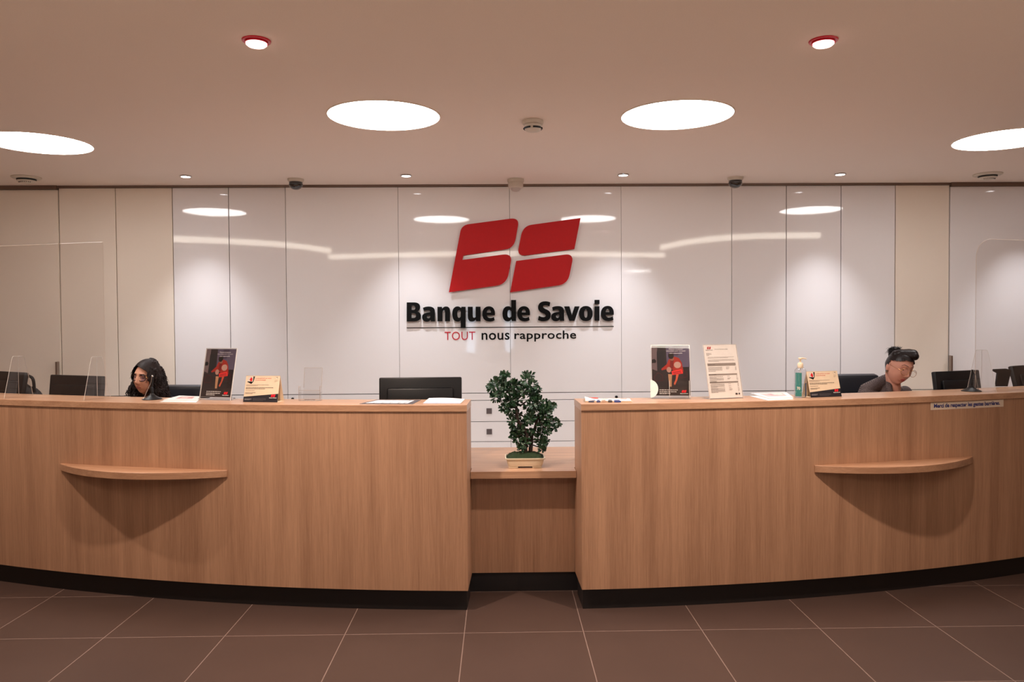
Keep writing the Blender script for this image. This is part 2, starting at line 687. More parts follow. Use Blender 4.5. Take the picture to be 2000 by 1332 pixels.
# smoke detector, motion sensor, cameras, air vents
x, y = .21, 4.6
t = thing('smoke_detector', 'white smoke detector between the two large round lights', 'smoke detector', (x, y, ZC))
obj('base', B().lathe([(0, 0), (.062, 0), (.064, -.01), (.060, -.022), (.050, -.026), (0, -.026)], (x, y, ZC), 36), M_white, t, smooth=True)
obj('cap', B().lathe([(0, -.026), (.050, -.026), (.052, -.04), (.047, -.056), (.038, -.062), (0, -.064)], (x, y, ZC), 36), M_white, t, smooth=True)
b = B()
for k in range(5):
    a0 = 2 * PI * k / 5 + .9
    pts = [(x + .0535 * math.cos(a0 + s * .16), y + .0535 * math.sin(a0 + s * .16), ZC - .046) for s in range(7)]
    b.tube(pts, .0055, 6)
obj('vent_slots', b, M_black, t)
x, y = .147, 6.46
t = thing('motion_sensor', 'white round motion sensor on the ceiling above the red emblem', 'sensor', (x, y, ZC))
obj('base', B().lathe([(0, 0), (.068, 0), (.070, -.014), (.066, -.028), (0, -.028)], (x, y, ZC), 36), M_white, t, smooth=True)
obj('body', B().lathe([(0, -.028), (.060, -.028), (.064, -.04), (.062, -.066), (.05, -.076), (0, -.078)], (x, y, ZC), 36), M_white, t, smooth=True)
obj('lens', B().lathe([(.046, -.074), (.040, -.088), (.028, -.098), (.012, -.104), (0, -.105)], (x, y, ZC), 36), mat('frosted_lens', (186, 172, 166), .3), t, smooth=True)
M_dome = mat('smoked_dome', (14, 14, 17), .06, coat=1)
for x, y, lb in ((-1.675, 6.42, 'black dome security camera on the ceiling, left one of two'), (1.984, 6.42, 'black dome security camera on the ceiling, right one of two')):
    t = thing('dome_camera', lb, 'security camera', (x, y, ZC), group='dome cameras')
    obj('mount', B().lathe([(0, 0), (.066, 0), (.066, -.012), (.06, -.020), (.056, -.026), (0, -.026)], (x, y, ZC), 36), M_white, t, smooth=True)
    obj('dome', B().lathe([(0, -.026)] + [(.055, -.026), (.056, -.045)] + [(.056 * math.cos(a * PI / 16), -.045 - .045 * math.sin(a * PI / 16)) for a in range(1, 8)] + [(0, -.09)], (x, y, ZC), 36), M_dome, t, smooth=True)
for x, y, lb in ((-3.81, 6.3, 'round white ceiling air vent at the far left'), (4.039, 6.3, 'round white ceiling air vent at the far right')):
    t = thing('ceiling_vent', lb, 'vent', (x, y, ZC), group='round ceiling vents')
    obj('flange', B().lathe([(0, 0), (.108, 0), (.110, -.006), (.098, -.014), (.075, -.016), (0, -.016)], (x, y, ZC), 40), M_white, t, smooth=True)
    obj('cone', B().lathe([(0, -.026), (.066, -.026), (.07, -.03), (.052, -.044), (.03, -.05), (0, -.05)], (x, y, ZC), 40), M_white, t, smooth=True)
    obj('opening', B().lathe([(0, -.016), (.072, -.016), (.070, -.0255), (0, -.0255)], (x, y, ZC), 40), M_black, t)
    b = B()
    for k in range(9):
        a = R(-60 + 15 * k) - PI / 2
        b.box(-.002, .002, .034, .056, -.050, -.044, M=Matrix.Translation((x, y, ZC + .004)) @ Matrix.Rotation(a + PI / 2 + PI, 4, 'Z'))
    obj('fins', b, M_gap, t)

# ------------------------------------------------------------------ cabinet wall
seams = [-5.0, -4.39, -3.782, -3.297, -2.811, -2.329, -1.84, -.869, .098, 1.07, 2.038, 2.519, 3.001, 3.48, 3.96, 4.95]
ZT = 2.781
ordn = ['first', 'second', 'third', 'fourth', 'fifth', 'sixth']


def cabinet(i, x0, x1, label, kind, g='tall cabinets of the back wall'):
    t = thing('tall_cabinet', label, 'cabinet', ((x0 + x1) / 2, WY, 0), group=g)
    y = WY - (.012 if kind == 'outer' else 0)
    zt = 2.766 if kind == 'outer' else ZT
    gp = .0014 if kind == 'glass' else .0032
    mm = {'glass': M_glass, 'outer': M_lacw if x0 < 0 else M_lac, 'warm': M_lacw, 'cool': M_lac}[kind]
    obj('carcass', B().box(x0 + .0005, x1 - .0005, WY + .021, WY + .55, 0, zt), M_gap, t)
    obj('door', B().box(x0 + gp, x1 - gp, y, y + .02, .988, zt - .002, bevel=.001), mm, t)
    if kind == 'glass':
        obj('fascia_strip', B().box(x0 + gp, x1 - gp, y, y + .02, .924, .982, bevel=.001), mm, t)
        for k, (a, c) in enumerate(((.738, .919), (.562, .733))):
            d = obj('drawer', B().box(x0 + gp, x1 - gp, y, y + .02, a, c, bevel=.001), mm, t)
            if True:
                hx = (x1 - .19) if (i % 2 == 1) else (x0 + .19)
                hz = (a + c) / 2
                b = B()
                s_ = .024
                b.box(hx - s_, hx + s_, y - .004, y, hz - s_, hz - s_ + .010).box(hx - s_, hx + s_, y - .004, y, hz + s_ - .010, hz + s_)
                b.box(hx - s_, hx - s_ + .010, y - .004, y, hz - s_ + .01, hz + s_ - .01).box(hx + s_ - .010, hx + s_, y - .004, y, hz - s_ + .01, hz + s_ - .01)
                b.box(hx - .014, hx + .014, y - .0015, y, hz - .014, hz + .014)
                b.box(hx - .008, hx + .008, y - .005, y, hz - .012, hz + .006)
                obj('handle', b, mat('gunmetal', (104, 94, 94), .45, metal=0) if 'gunmetal' not in bpy.data.materials else bpy.data.materials['gunmetal'], d)
        obj('lower_door', B().box(x0 + gp, x1 - gp, y, y + .02, .08, .557, bevel=.001), mm, t)
    else:
        obj('lower_door', B().box(x0 + gp, x1 - gp, y, y + .02, .08, .982, bevel=.001), mm, t)
    obj('plinth', B().box(x0 + .001, x1 - .001, y + .03, y + .05, 0, .078), M_kick, t)
    return t


cabs = {}
lbs = ['leftmost tall ivory cabinet, cut by the left edge of the view', 'tall ivory cabinet behind the left acrylic screen, left of the long door handle',
       'tall ivory cabinet right of the left vertical handle, behind the acrylic screen corner', 'tall cream cabinet behind the curly haired person',
       'tall white cabinet right of the curly haired person, below the left oval reflection', 'tall white cabinet directly behind the left framed poster',
       'wide white glass cabinet between the left poster and the middle monitor', 'white glass cabinet behind the middle monitor, under the letter B',
       'white glass cabinet behind the little tree, right half of the sign on it', 'wide white glass cabinet behind the poster on the right counter',
       'narrow white cabinet behind the tariff sheet on the right counter', 'narrow white cabinet behind the hand sanitizer and cardboard tent',
       'narrow white cabinet behind the empty part of the right chair', 'narrow cream cabinet right behind the bespectacled person in tweed',
       'wide white cabinet at the right edge behind the acrylic screen']
kinds = ['outer', 'outer', 'warm', 'warm', 'cool', 'cool', 'glass', 'glass', 'glass', 'glass', 'cool', 'cool', 'cool', 'warm', 'outer']
for i in range(15):
    cabs[i] = cabinet(i, seams[i], seams[i + 1], lbs[i], kinds[i])
for ci, px, y0, y1 in ((2, 117, 706, 733), (13, 1854, 694, 731)):
    p0 = PY(px, y0, WY); p1 = PY(px, y1, WY)
    xx = p0.x
    obj('long_handle', B().box(xx - .013, xx + .004, WY - .05, WY - .013, p1.z - .15, p0.z, bevel=.002), M_metal, cabs[ci])
for ci, (px, py) in ((5, (458, 779.5)), (6, (572, 779)), (9, (1203.7, 775))):
    p = PY(px, py, WY)
    obj('lock', B().lathe([(0, 0), (.012, 0), (.012, .012), (.008, .016), (0, .016)], n=20,
                          M=Matrix.Translation((p.x, WY, p.z)) @ Matrix.Rotation(PI / 2, 4, 'X')), M_black, cabs[ci], smooth=True)

# ------------------------------------------------------------------ the sign on the wall
def zp(x, y):
    return x * .24 + 760, y * .24 + 400


SY = WY - .03
sign = thing('bank_sign', 'red double emblem above black raised lettering and slogan on the white panels', 'sign', (.1, WY, 1.6))


def rounded(cmds):
    """list of ('L',x,y) / ('Q', cx,cy, x,y) in crop pixels -> world XZ points on the sign plane"""
    out = []
    cur = None
    for c in cmds:
        if c[0] == 'L':
            out.append((c[1], c[2]))
            cur = (c[1], c[2])
        else:
            for k in range(1, 9):
                t = k / 8
                out.append(((1 - t) ** 2 * cur[0] + 2 * t * (1 - t) * c[1] + t * t * c[3], (1 - t) ** 2 * cur[1] + 2 * t * (1 - t) * c[2] + t * t * c[4]))
            cur = (c[3], c[4])
    res = []
    for x, y in out:
        p = PY(*zp(x, y), SY)
        res.append((p.x, p.z))
    return res


e1 = [('L', 486, 712), ('L', 580, 215), ('Q', 592, 165, 650, 157), ('L', 985, 113), ('Q', 1058, 104, 1050, 165), ('L', 1030, 278), ('Q', 1014, 350, 955, 361),
      ('L', 604, 412), ('L', 596, 448), ('L', 925, 405), ('Q', 998, 396, 993, 455), ('L', 972, 565), ('Q', 956, 640, 885, 656)]
e2 = [('L', 1558, 107), ('L', 1508, 360), ('L', 1115, 411), ('Q', 1045, 418, 1052, 360), ('L', 1075, 245), ('Q', 1092, 172, 1160, 162)]
e3 = [('L', 1034, 457), ('L', 1430, 405), ('Q', 1500, 396, 1491, 462), ('L', 1470, 565), ('Q', 1455, 640, 1385, 654), ('L', 985, 712)]
for e in (e1, e2, e3):
    obj('emblem_panel', B().prism(rounded(e), SY, SY + .010), M_red, sign)

GL = {
 'B': (['M0,0 L0,155 L62,155 C92,155 108,140 108,116 C108,98 98,86 84,81 C102,77 115,64 115,44 C115,15 95,0 62,0'],
       ['M38,128 L38,93 L54,93 C65,93 70,99 70,110 C70,122 65,128 54,128', 'M38,67 L38,28 L56,28 C70,28 76,36 76,48 C76,61 70,67 56,67']),
 'n': (['M0,0 L0,118 L36,118 L38,103 C46,114 57,121 70,121 C93,121 102,107 102,80 L102,0 L62,0 L62,72 C62,85 59,90 52,90 C46,90 42,87 40,83 L40,0'], []),
 'u': (['M104,118 L104,0 L68,0 L66,15 C58,4 47,-3 34,-3 C11,-3 0,11 0,38 L0,118 L40,118 L40,46 C40,33 44,28 51,28 C57,28 62,31 64,35 L64,118'], []),
 'v': (['M0,118 L43,118 L64,42 L86,118 L125,118 L84,0 L42,0'], []),
 'o': (['M55,121 C90,121 110,97 110,59 C110,21 90,-3 55,-3 C20,-3 0,21 0,59 C0,97 20,121 55,121'], ['M55,93 C66,93 69,79 69,59 C69,39 66,25 55,25 C44,25 41,39 41,59 C41,79 44,93 55,93']),
 'i': (['M0,0 L0,118 L39,118 L39,0', 'M0,136 L0,170 L39,170 L39,136'], []),
 'd': (['M111,0 L77,0 L73,14 C64,3 55,-3 43,-3 C15,-3 0,22 0,58 C0,97 18,121 46,121 C57,121 65,118 71,111 L71,172 L111,172'],
       ['M71,38 L71,80 C67,88 62,91 57,91 C46,91 41,79 41,58 C41,38 46,28 56,28 C63,28 68,32 71,38']),
 'q': (['M109,-56 L109,118 L76,118 L72,107 C64,117 55,121 44,121 C16,121 0,97 0,59 C0,22 16,-3 43,-3 C54,-3 62,0 69,8 L69,-56'],
       ['M69,38 L69,80 C66,88 61,91 56,91 C45,91 41,79 41,58 C41,38 46,28 55,28 C62,28 66,32 69,38']),
 'e': (['M103,48 L38,48 C39,33 48,26 64,26 C76,26 86,29 95,34 L101,8 C90,1 76,-3 60,-3 C22,-3 0,20 0,58 C0,96 22,121 54,121 C86,121 104,98 104,62'],
       ['M37,70 L70,70 C70,87 64,95 54,95 C44,95 38,86 37,70']),
 'a': (['M106,0 L72,0 L69,12 C61,2 50,-3 37,-3 C14,-3 0,12 0,34 C0,60 20,72 66,74 L66,78 C66,88 60,92 48,92 C36,92 25,89 15,84 L7,110 C20,117 36,121 55,121 C88,121 104,107 104,76 L104,24 C104,14 105,6 106,0'],
       ['M66,52 L66,38 C64,30 58,25 51,25 C43,25 38,30 38,37 C38,47 46,52 66,52']),
 'S': (['M3,8 L9,42 C20,35 32,31 44,31 C58,31 65,35 65,43 C65,51 58,56 42,63 C15,74 3,88 3,111 C3,142 25,160 60,160 C76,160 90,157 102,151 L95,118 C86,124 74,128 62,128 C49,128 43,124 43,116 C43,108 50,103 66,96 C94,85 106,71 106,48 C106,16 82,-3 45,-3 C29,-3 14,1 3,8'], []),
}


def path(s):
    pts = []
    for tok in s.replace('M', 'L').split('L')[1:] if 'C' not in s else [None]:
        if tok is not None:
            pts.append(tuple(float(v) for v in tok.split(',')))
    if 'C' in s:
        toks = s.split()
        i = 0
        while i < len(toks):
            tk = toks[i]
            if tk[0] in 'ML':
                pts.append(tuple(float(v) for v in tk[1:].split(',')))
                i += 1
            else:
                p0 = pts[-1]
                p1 = tuple(float(v) for v in tk[1:].split(','))
                p2 = tuple(float(v) for v in toks[i + 1].split(','))
                p3 = tuple(float(v) for v in toks[i + 2].split(','))
                for k in range(1, 7):
                    t = k / 6
                    pts.append(tuple((1 - t) ** 3 * p0[j] + 3 * t * (1 - t) ** 2 * p1[j] + 3 * t * t * (1 - t) * p2[j] + t ** 3 * p3[j] for j in (0, 1)))
                i += 3
    out = []
    for p in pts:
        if not out or (abs(p[0] - out[-1][0]) + abs(p[1] - out[-1][1])) > .01:
            out.append(p)
    if abs(out[0][0] - out[-1][0]) + abs(out[0][1] - out[-1][1]) < .01:
        out.pop()
    return out


from mathutils.geometry import tessellate_polygon


def glyph(b, ch, fn, thick, y):
    outs, holes = GL[ch]
    for k, o in enumerate(outs):
        loops = [path(o)] + ([path(h) for h in holes] if k == 0 else [])
        flat = [p for lp in loops for p in lp]
        tris = tessellate_polygon([[Vector((p[0], p[1], 0)) for p in lp] for lp in loops])
        F_ = [fn(*p) for p in flat]
        fr = [b.bm.verts.new((x, y, z)) for x, z in F_]
        bk = [b.bm.verts.new((x, y + thick, z)) for x, z in F_]
        for t in tris:
            try:
                b.bm.faces.new([fr[i] for i in t])
                b.bm.faces.new([bk[i] for i in t[::-1]])
            except ValueError:
                pass
        s = 0
        for lp in loops:
            n = len(lp)
            for j in range(n):
                b.bm.faces.new((fr[s + j], fr[s + (j + 1) % n], bk[s + (j + 1) % n], bk[s + j]))
            s += n


xs = [143, 268, 393, 513, 640, 758, 922, 1043, 1210, 1320, 1425, 1547, 1673, 1725]
for ch, x0 in zip('BanquedeSavoie', xs):
    def fn(gx, gy, x0=x0):
        bl = 949 - (x0 - 143) * .0036
        p = PY(*zp(x0 + gx, bl - gy), SY)
        return p.x, p.z
    b = B()
    glyph(b, ch, fn, .018, SY)
    obj('letter', b, M_letter, sign)
p0, p1 = PY(*zp(143, 999), WY), PY(*zp(1828, 993), WY)
zz = (p0.z + p1.z) / 2
obj('underline', B().box(p0.x, p1.x, WY - .002, WY, zz - .0035, zz + .0035), M_letter, sign)
for s, x0, x1, yt, yb, mm, bo in (('TOUT', 452, 701, 1031, 1101, M_tagred, -.004), ('nous', 753, 980, 1041, 1100, M_letter, .012), ('rapproche', 1020, 1522, 1022, 1114, M_letter, .012)):
    a, c = PY(*zp(x0, yb), WY), PY(*zp(x1, yt), WY)
    obj('slogan_word', add_text(B(), s, a.x, c.x, a.z, c.z, WY - .0035, bold=bo, thick=.003, space=1.05), mm, sign)

# ------------------------------------------------------------------ the counters
AX, AY, AR = .2, 13.895, 9.7


def arc(phi, r):
    return Vector((AX + r * math.sin(phi), AY - r * math.cos(phi), 0))


def phx(x, r=AR):
    return math.asin((x - AX) / r)


def arcbox(b, a0, a1, ri, ro, z0, z1, n=48, bev=0):
    """ro may be a function of s in [-1, 1]"""
    t = bmesh.new()
    rings = []
    for i in range(n + 1):
        s = i / n
        a = a0 + (a1 - a0) * s
        o = ro(2 * s - 1) if callable(ro) else ro
        pf, pb = arc(a, o), arc(a, ri)
        prof = [(pf, z0), (pf, z1), (pb, z1), (pb, z0)]
        if bev:
            pf2 = arc(a, o - bev)
            prof = [(pf2, z0), (pf, z0 + bev), (pf, z1 - bev), (pf2, z1), (pb, z1), (pb, z0)]
        rings.append([t.verts.new((p.x, p.y, z)) for p, z in prof])
    m = len(rings[0])
    for i in range(n):
        for k in range(m):
            t.faces.new((rings[i][k], rings[i][(k + 1) % m], rings[i + 1][(k + 1) % m], rings[i + 1][k]))
    t.faces.new(rings[0]); t.faces.new(rings[-1][::-1])
    b.merge(t)
    return b


def counter(x0, x1, label, inner, ledge):
    a0, a1 = phx(x0), phx(x1)
    lc = arc((a0 + a1) / 2, 9.5)
    t = thing('reception_counter', label, 'counter', lc)
    obj('counter_top', arcbox(B(), a0, a1, 9.39, 9.70, 1.113, 1.15, 64, .0015), M_woodh, t, smooth=True)
    da = .004
    obj('front_panel', arcbox(B(), a0 + .0002, a1 - .0002, 9.667, 9.692, .12, 1.113, 64), M_wood, t, smooth=True)
    obj('back_panel', arcbox(B(), a0 + .0002, a1 - .0002, 9.395, 9.413, .12, 1.113, 64), M_wood, t, smooth=True)
    for a, s in ((a0, 1), (a1, -1)):
        q0, q1 = sorted((a + .0002 * s, a + da * s))
        obj('end_panel', arcbox(B(), q0, q1, 9.413, 9.667, .12, 1.113, 1), M_wood, t)
    obj('kick_plate', arcbox(B(), a0 + .0012, a1 - .0012, 9.42, 9.655, 0, .12, 64), M_kick, t, smooth=True)
    d0 = phx(.80, 9.39) if inner < 0 else a0
    d1 = phx(-.53, 9.39) if inner > 0 else a1
    obj('desktop', arcbox(B(), d0, d1, 8.95, 9.395, .70, .74, 64), M_woodh, t, smooth=True)
    for a in (d0 + .001, d1 - .001 - .003):
        obj('desk_gable', arcbox(B(), a, a + .003, 9.0, 9.39, 0, .70, 1), M_wood, t)
    l0, l1 = phx(ledge[0]), phx(ledge[1])
    obj('bag_shelf', arcbox(B(), l0, l1, 9.690, lambda s: 9.700 + .150 * (1 - s * s), .735, .775, 48, .002), M_woodedge, t, smooth=True)
    return t


cL = counter(-4.3, -.180, 'curved oak reception counter left of the little tree', 1, (-2.631, -1.546))
cR = counter(.447, 4.5, 'curved oak reception counter right of the little tree, bearing the white strip notice', -1, (1.794, 2.85))
mid = thing('low_desk_section', 'low oak desk bridging the gap between the two counters, under the little tree', 'desk', (.13, 4.85, 0))
TL, TR = math.tan(phx(-.180)), math.tan(phx(.447))


def edge_x(y, T):
    return AX + (AY - y) * T


yb = 4.527
obj('desk_top', B().prism([(edge_x(4.415, TL) + .001, 4.415), (edge_x(4.415, TR) - .001, 4.415), (edge_x(yb, TR) - .001, yb), (.77, yb), (.77, 5.28), (-.50, 5.28), (-.50, yb), (edge_x(yb, TL) + .001, yb)], .70, .74,
                          M=Matrix(((1, 0, 0, 0), (0, 0, 1, 0), (0, 1, 0, 0), (0, 0, 0, 1)))), M_woodh, mid)
for xx in (-.49, .735):
    obj('desk_gable', B().box(xx, xx + .025, 4.56, 5.24, 0, .70), M_wood, mid)
obj('modesty_panel', B().box(-.34, .61, 4.529, 4.549, .115, .70), M_wood, mid)
obj('kick_plate', B().box(-.34, .61, 4.539, 4.56, 0, .115), M_kick, mid)

# strip notice on the right counter's front
def on_front(x, z, out=.0012):
    a = phx(x, 9.692 + out)
    p = arc(a, 9.692 + out)
    return Vector((p.x, p.y, z))


sx0, sx1 = 2.55, 3.085
strip = thing('strip_notice', 'white strip notice with blue lettering stuck below the right counter top', 'sign', arc(phx((sx0 + sx1) / 2), 9.693) + Vector((0, 0, 1.07)))
obj('backing', arcbox(B(), phx(sx0, 9.692), phx(sx1, 9.692), 9.692, 9.6932, 1.066, 1.109, 16), mat('strip_white', (214, 196, 178), .6), strip)
b = add_text(B(), 'Merci de respecter les gestes barrières.', sx0 + .022, sx1 - .028, 1.071, 1.103, 0, bold=.03, fn=lambda p: on_front(p.x, p.z, .0022), space=.95)
obj('lettering', b, mat('strip_blue', (44, 50, 110), .6), strip)

# ------------------------------------------------------------------ printed matter
_pm = {}


def pm(rgb, rough=.55):
    k = (tuple(rgb), rough)
    if k not in _pm:
        _pm[k] = mat('print_%d_%d_%d' % tuple(rgb), rgb, rough, spec=.25)
    return _pm[k]


class Sheet:
    """flat printed art; u right, v up, both in metres from the lower left corner, on local plane y=0 facing -Y"""
    def __init__(s, M, step=.00012):
        s.M, s.b, s.mats, s.y, s.step = M, B(), [], 0.0, step

    def mi(s, rgb):
        m = pm(rgb)
        if m not in s.mats:
            s.mats.append(m)
        return s.mats.index(m)

    def poly(s, pts, rgb):
        s.y -= s.step
        s.b.poly([(x, s.y, z) for x, z in pts], s.M, s.mi(rgb))

    def rect(s, x0, x1, z0, z1, rgb):
        s.poly([(x0, z0), (x1, z0), (x1, z1), (x0, z1)], rgb)

    def ell(s, x, z, rx, rz, rgb, n=20):
        s.poly([(x + rx * math.cos(2 * PI * k / n), z + rz * math.sin(2 * PI * k / n)) for k in range(n)], rgb)

    def text(s, t, x0, x1, z0, z1, rgb, bold=0, shear=0):
        s.y -= s.step
        add_text(s.b, t, x0, x1, z0, z1, s.y, s.M, bold, shear, s.mi(rgb))

    def lines(s, x0, x1, ztop, n, gap, h, rgb, seed=1, last=.6):
        """rows of type too small to read"""
        rnd = random.Random(seed)
        s.y -= s.step
        k = s.mi(rgb)
        for i in range(n):
            xe = x1 if i < n - 1 else x0 + (x1 - x0) * last
            x = x0
            z = ztop - i * gap
            while x < xe - h:
                L = min(rnd.uniform(1.5, 5) * h, xe - x)
                s.b.poly([(x, s.y, z - h), (x + L, s.y, z - h), (x + L, s.y, z), (x, s.y, z)], s.M, k)
                x += L + h * .6

    def logo(s, x, z, w, rgb, tcol=None, text=True):
        """small double emblem, lower left corner at x, z, with the bank's name under it"""
        k = w / 1072
        s.y -= s.step
        for e in (e1, e2, e3):
            pts = [(c[-2], c[-1]) for c in e]
            s.b.poly([(x + (px - 486) * k, s.y, z + (712 - py) * k) for px, py in pts], s.M, s.mi(rgb))
        if text:
            s.text('Banque de Savoie', x - w * .3, x + w * 1.3, z - w * .30, z - w * .06, tcol or (230, 226, 220), bold=.03)

    def done(s, name, parent):
        return obj(name, s.b, s.mats, parent, recalc=False)


def frame_at(base, rz, tilt):
    return Matrix.Translation(base) @ Matrix.Rotation(rz, 4, 'Z') @ Matrix.Rotation(-tilt, 4, 'X')


def poster(base, rz, tilt, label, w=.222, h=.312, pocket=False):
    t = thing('poster_stand', label, 'poster stand', base, group='framed posters on the counters')
    M = frame_at(base, rz, tilt)
    lift = .014
    x0, x1, z0, z1 = -w / 2, w / 2, lift, h
    # the print, then the acrylic around it
    obj('paper', B().box(x0 + .004, x1 - .004, .0018, .0026, z0 + .004, z1 - .004, M=M), pm((226, 222, 220)), t)
    s = Sheet(M @ Matrix.Translation((x0 + .005, .0016, z0 + .005)), .00008)
    W, H = w - .010, h - lift - .010

    def q(px, py):
        xl = 175 - (py - 155) * .035
        return ((px - xl) / 668 * W, (1020 - py) / 865 * H)
    s.rect(0, W, 0, H, (44, 38, 42))
    s.poly([q(430, 157), q(845, 157), q(836, 530), q(430, 530)], (92, 84, 108))
    s.poly([q(560, 157), q(700, 157), q(640, 330), q(540, 330)], (72, 62, 84))
    s.poly([q(175, 157), q(275, 157), q(262, 600), q(158, 560)], (112, 96, 100))
    s.poly([q(262, 250), q(410, 250), q(400, 600), q(255, 600)], (36, 37, 42))
    s.poly([q(170, 400), q(215, 385), q(245, 420), q(235, 455), q(165, 460)], (24, 24, 28))
    s.poly([q(720, 530), q(832, 525), q(818, 1015), q(700, 1015)], (34, 28, 32))
    s.poly([q(150, 880), q(820, 860), q(818, 1018), q(148, 1018)], (50, 42, 44))
    s.poly([q(590, 350), q(655, 375), q(700, 450), q(722, 600), q(700, 640), q(560, 640), q(525, 570), q(470, 555), q(335, 585), q(328, 560), q(430, 480), q(465, 405), q(530, 350)], (164, 44, 34))
    s.poly([q(500, 400), q(560, 400), q(540, 560), q(480, 540)], (120, 30, 28))
    s.ell(*q(530, 385), .012, .012, (142, 98, 82))
    s.ell(*q(515, 330), .0165, .020, (36, 30, 30))
    s.ell(*q(620, 492), .0205, .0190, (176, 140, 128))
    s.ell(*q(465, 575), .0135, .0165, (168, 128, 116))
    s.poly([q(590, 650), q(635, 660), q(600, 760), q(560, 840), q(535, 820), q(575, 740)], (188, 84, 58))
    s.poly([q(445, 650), q(515, 655), q(505, 760), q(498, 870), q(455, 870), q(448, 740)], (170, 128, 96))
    s.poly([q(440, 868), q(520, 866), q(550, 890), q(440, 893)], (60, 44, 44))
    s.poly([q(508, 600), q(690, 565), q(714, 640), q(520, 668)], (222, 52, 46))
    s.poly([q(530, 618), q(676, 592), q(680, 604), q(534, 630)], (120, 30, 36))
    s.poly([q(536, 642), q(684, 618), q(688, 630), q(540, 654)], (120, 30, 36))
    for a, c in (((190, 700), (265, 625)), ((265, 625), (340, 665)), ((340, 665), (350, 760)), ((350, 760), (200, 770)), ((200, 770), (190, 700)), ((700, 610), (780, 610)), ((780, 610), (770, 700)), ((770, 700), (650, 715))):
        (xa, za), (xc, zc) = q(*a), q(*c)
        d = Vector((xc - xa, zc - za)).normalized() * .0005
        s.poly([(xa - d.y, za + d.x), (xa + d.y, za - d.x), (xc + d.y, zc - d.x), (xc - d.y, zc + d.x)], (130, 44, 44))
    s.text('car', *[q(225, 740)[0], q(320, 740)[0], q(0, 740)[1], q(0, 705)[1]], (120, 42, 42)) if False else None
    for tx, a, c, yb, yt in (('Financer et assurer', 478, 735, 228, 203), ('mes projets pour un avenir', 430, 782, 265, 238), ('plus responsable', 488, 718, 302, 276)):
        s.text(tx, q(a, yb)[0], q(c, yb)[0], q(a, yb)[1], q(a, yt)[1], (214, 208, 212), bold=.012, shear=.25)
    s.lines(q(275, 920)[0], q(600, 920)[0], q(0, 918)[1], 3, .0105, .0042, (196, 190, 186), 3)
    s.lines(q(275, 970)[0], q(450, 970)[0], q(0, 968)[1], 2, .0075, .0018, (130, 124, 122), 5)
    s.logo(q(668, 972)[0], q(668, 972)[1], .028, (226, 32, 40))
    s.done('poster_print', t)
    a = B().box(x0, x1, -.0008, .0006, 0, z1, M=M).box(x0, x1, .0034, .0048, 0, z1, M=M)
    obj('acrylic_cover', a, M_acr, t)
    # bright cut edges and the foot that runs back
    e = B().box(x0 - .0008, x0 + .0006, -.0008, .0048, 0, z1, M=M).box(x1 - .0006, x1 + .0008, -.0008, .0048, 0, z1, M=M).box(x0, x1, -.0008, .0048, z1 - .0008, z1 + .0008, M=M)
    obj('cut_edge', e, M_acredge, t)
    Mf = frame_at(base, rz, 0)
    obj('foot', B().box(x0, x1, -.004, .085, 0, .002, M=Mf).prism([(x0, 0), (x0 + .001, 0), (x0 + .001, .001), (x0, .001)], 0, .08, M=Mf), M_acr, t)
    if pocket:
        p = B()
        p.box(-.012, .100, -.030, -.0285, .004, .100, M=M).box(-.0135, -.012, -.030, -.001, .004, .104, M=M).box(.100, .1015, -.030, -.001, .004, .104, M=M).box(-.012, .100, -.030, -.001, .002, .004, M=M)
        obj('leaflet_pocket', p, M_acr, t)
        ed = B()
        for xx in (-.013, .101):
            ed.box(xx - .001, xx + .001, -.0312, -.0298, .004, .104, M=M)
        obj('pocket_edge', ed, M_acredge, t)
        cp = [(0, .0)] + [(.0 + .045 * math.sin(k * PI / 14), .052 - .052 * math.cos(k * PI / 14)) for k in range(1, 14)] + [(0, .104)]  # pale half-disc added in place of glare on the acrylic
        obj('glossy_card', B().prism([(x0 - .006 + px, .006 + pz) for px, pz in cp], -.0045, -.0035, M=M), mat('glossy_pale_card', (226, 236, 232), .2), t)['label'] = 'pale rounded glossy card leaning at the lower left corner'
    return t


def top(px, py):
    p = PZ(px, py, 1.15)
    p.z = 1.1502
    return p


poster(top(419, 781.5), R(-19), R(13), 'acrylic framed dark poster of a crouching figure in red, on the left counter', w=.222, h=.315)
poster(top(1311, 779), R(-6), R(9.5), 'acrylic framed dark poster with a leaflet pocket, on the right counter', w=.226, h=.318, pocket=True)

# tariff sheet
base = top(1419.5, 779)
t = thing('tariff_sheet', 'white printed tariff sheet in an acrylic holder, right of the right poster', 'document stand', base)
M = frame_at(base, R(17), R(13))
w, h = .224, .322
obj('paper', B().box(-w / 2 + .003, w / 2 - .003, .0016, .0022, .006, h - .003, M=M), pm((232, 226, 222)), t)
s = Sheet(M @ Matrix.Translation((-w / 2 + .003, .0014, .006)), .00008)
W, H = w - .006, h - .009
s.rect(0, W, 0, H, (232, 226, 222))


def q(px, py):
    xl = 1060 + (py - 165) * .087
    return ((px - xl) / 676 * W, (1085 - py) / 920 * H)


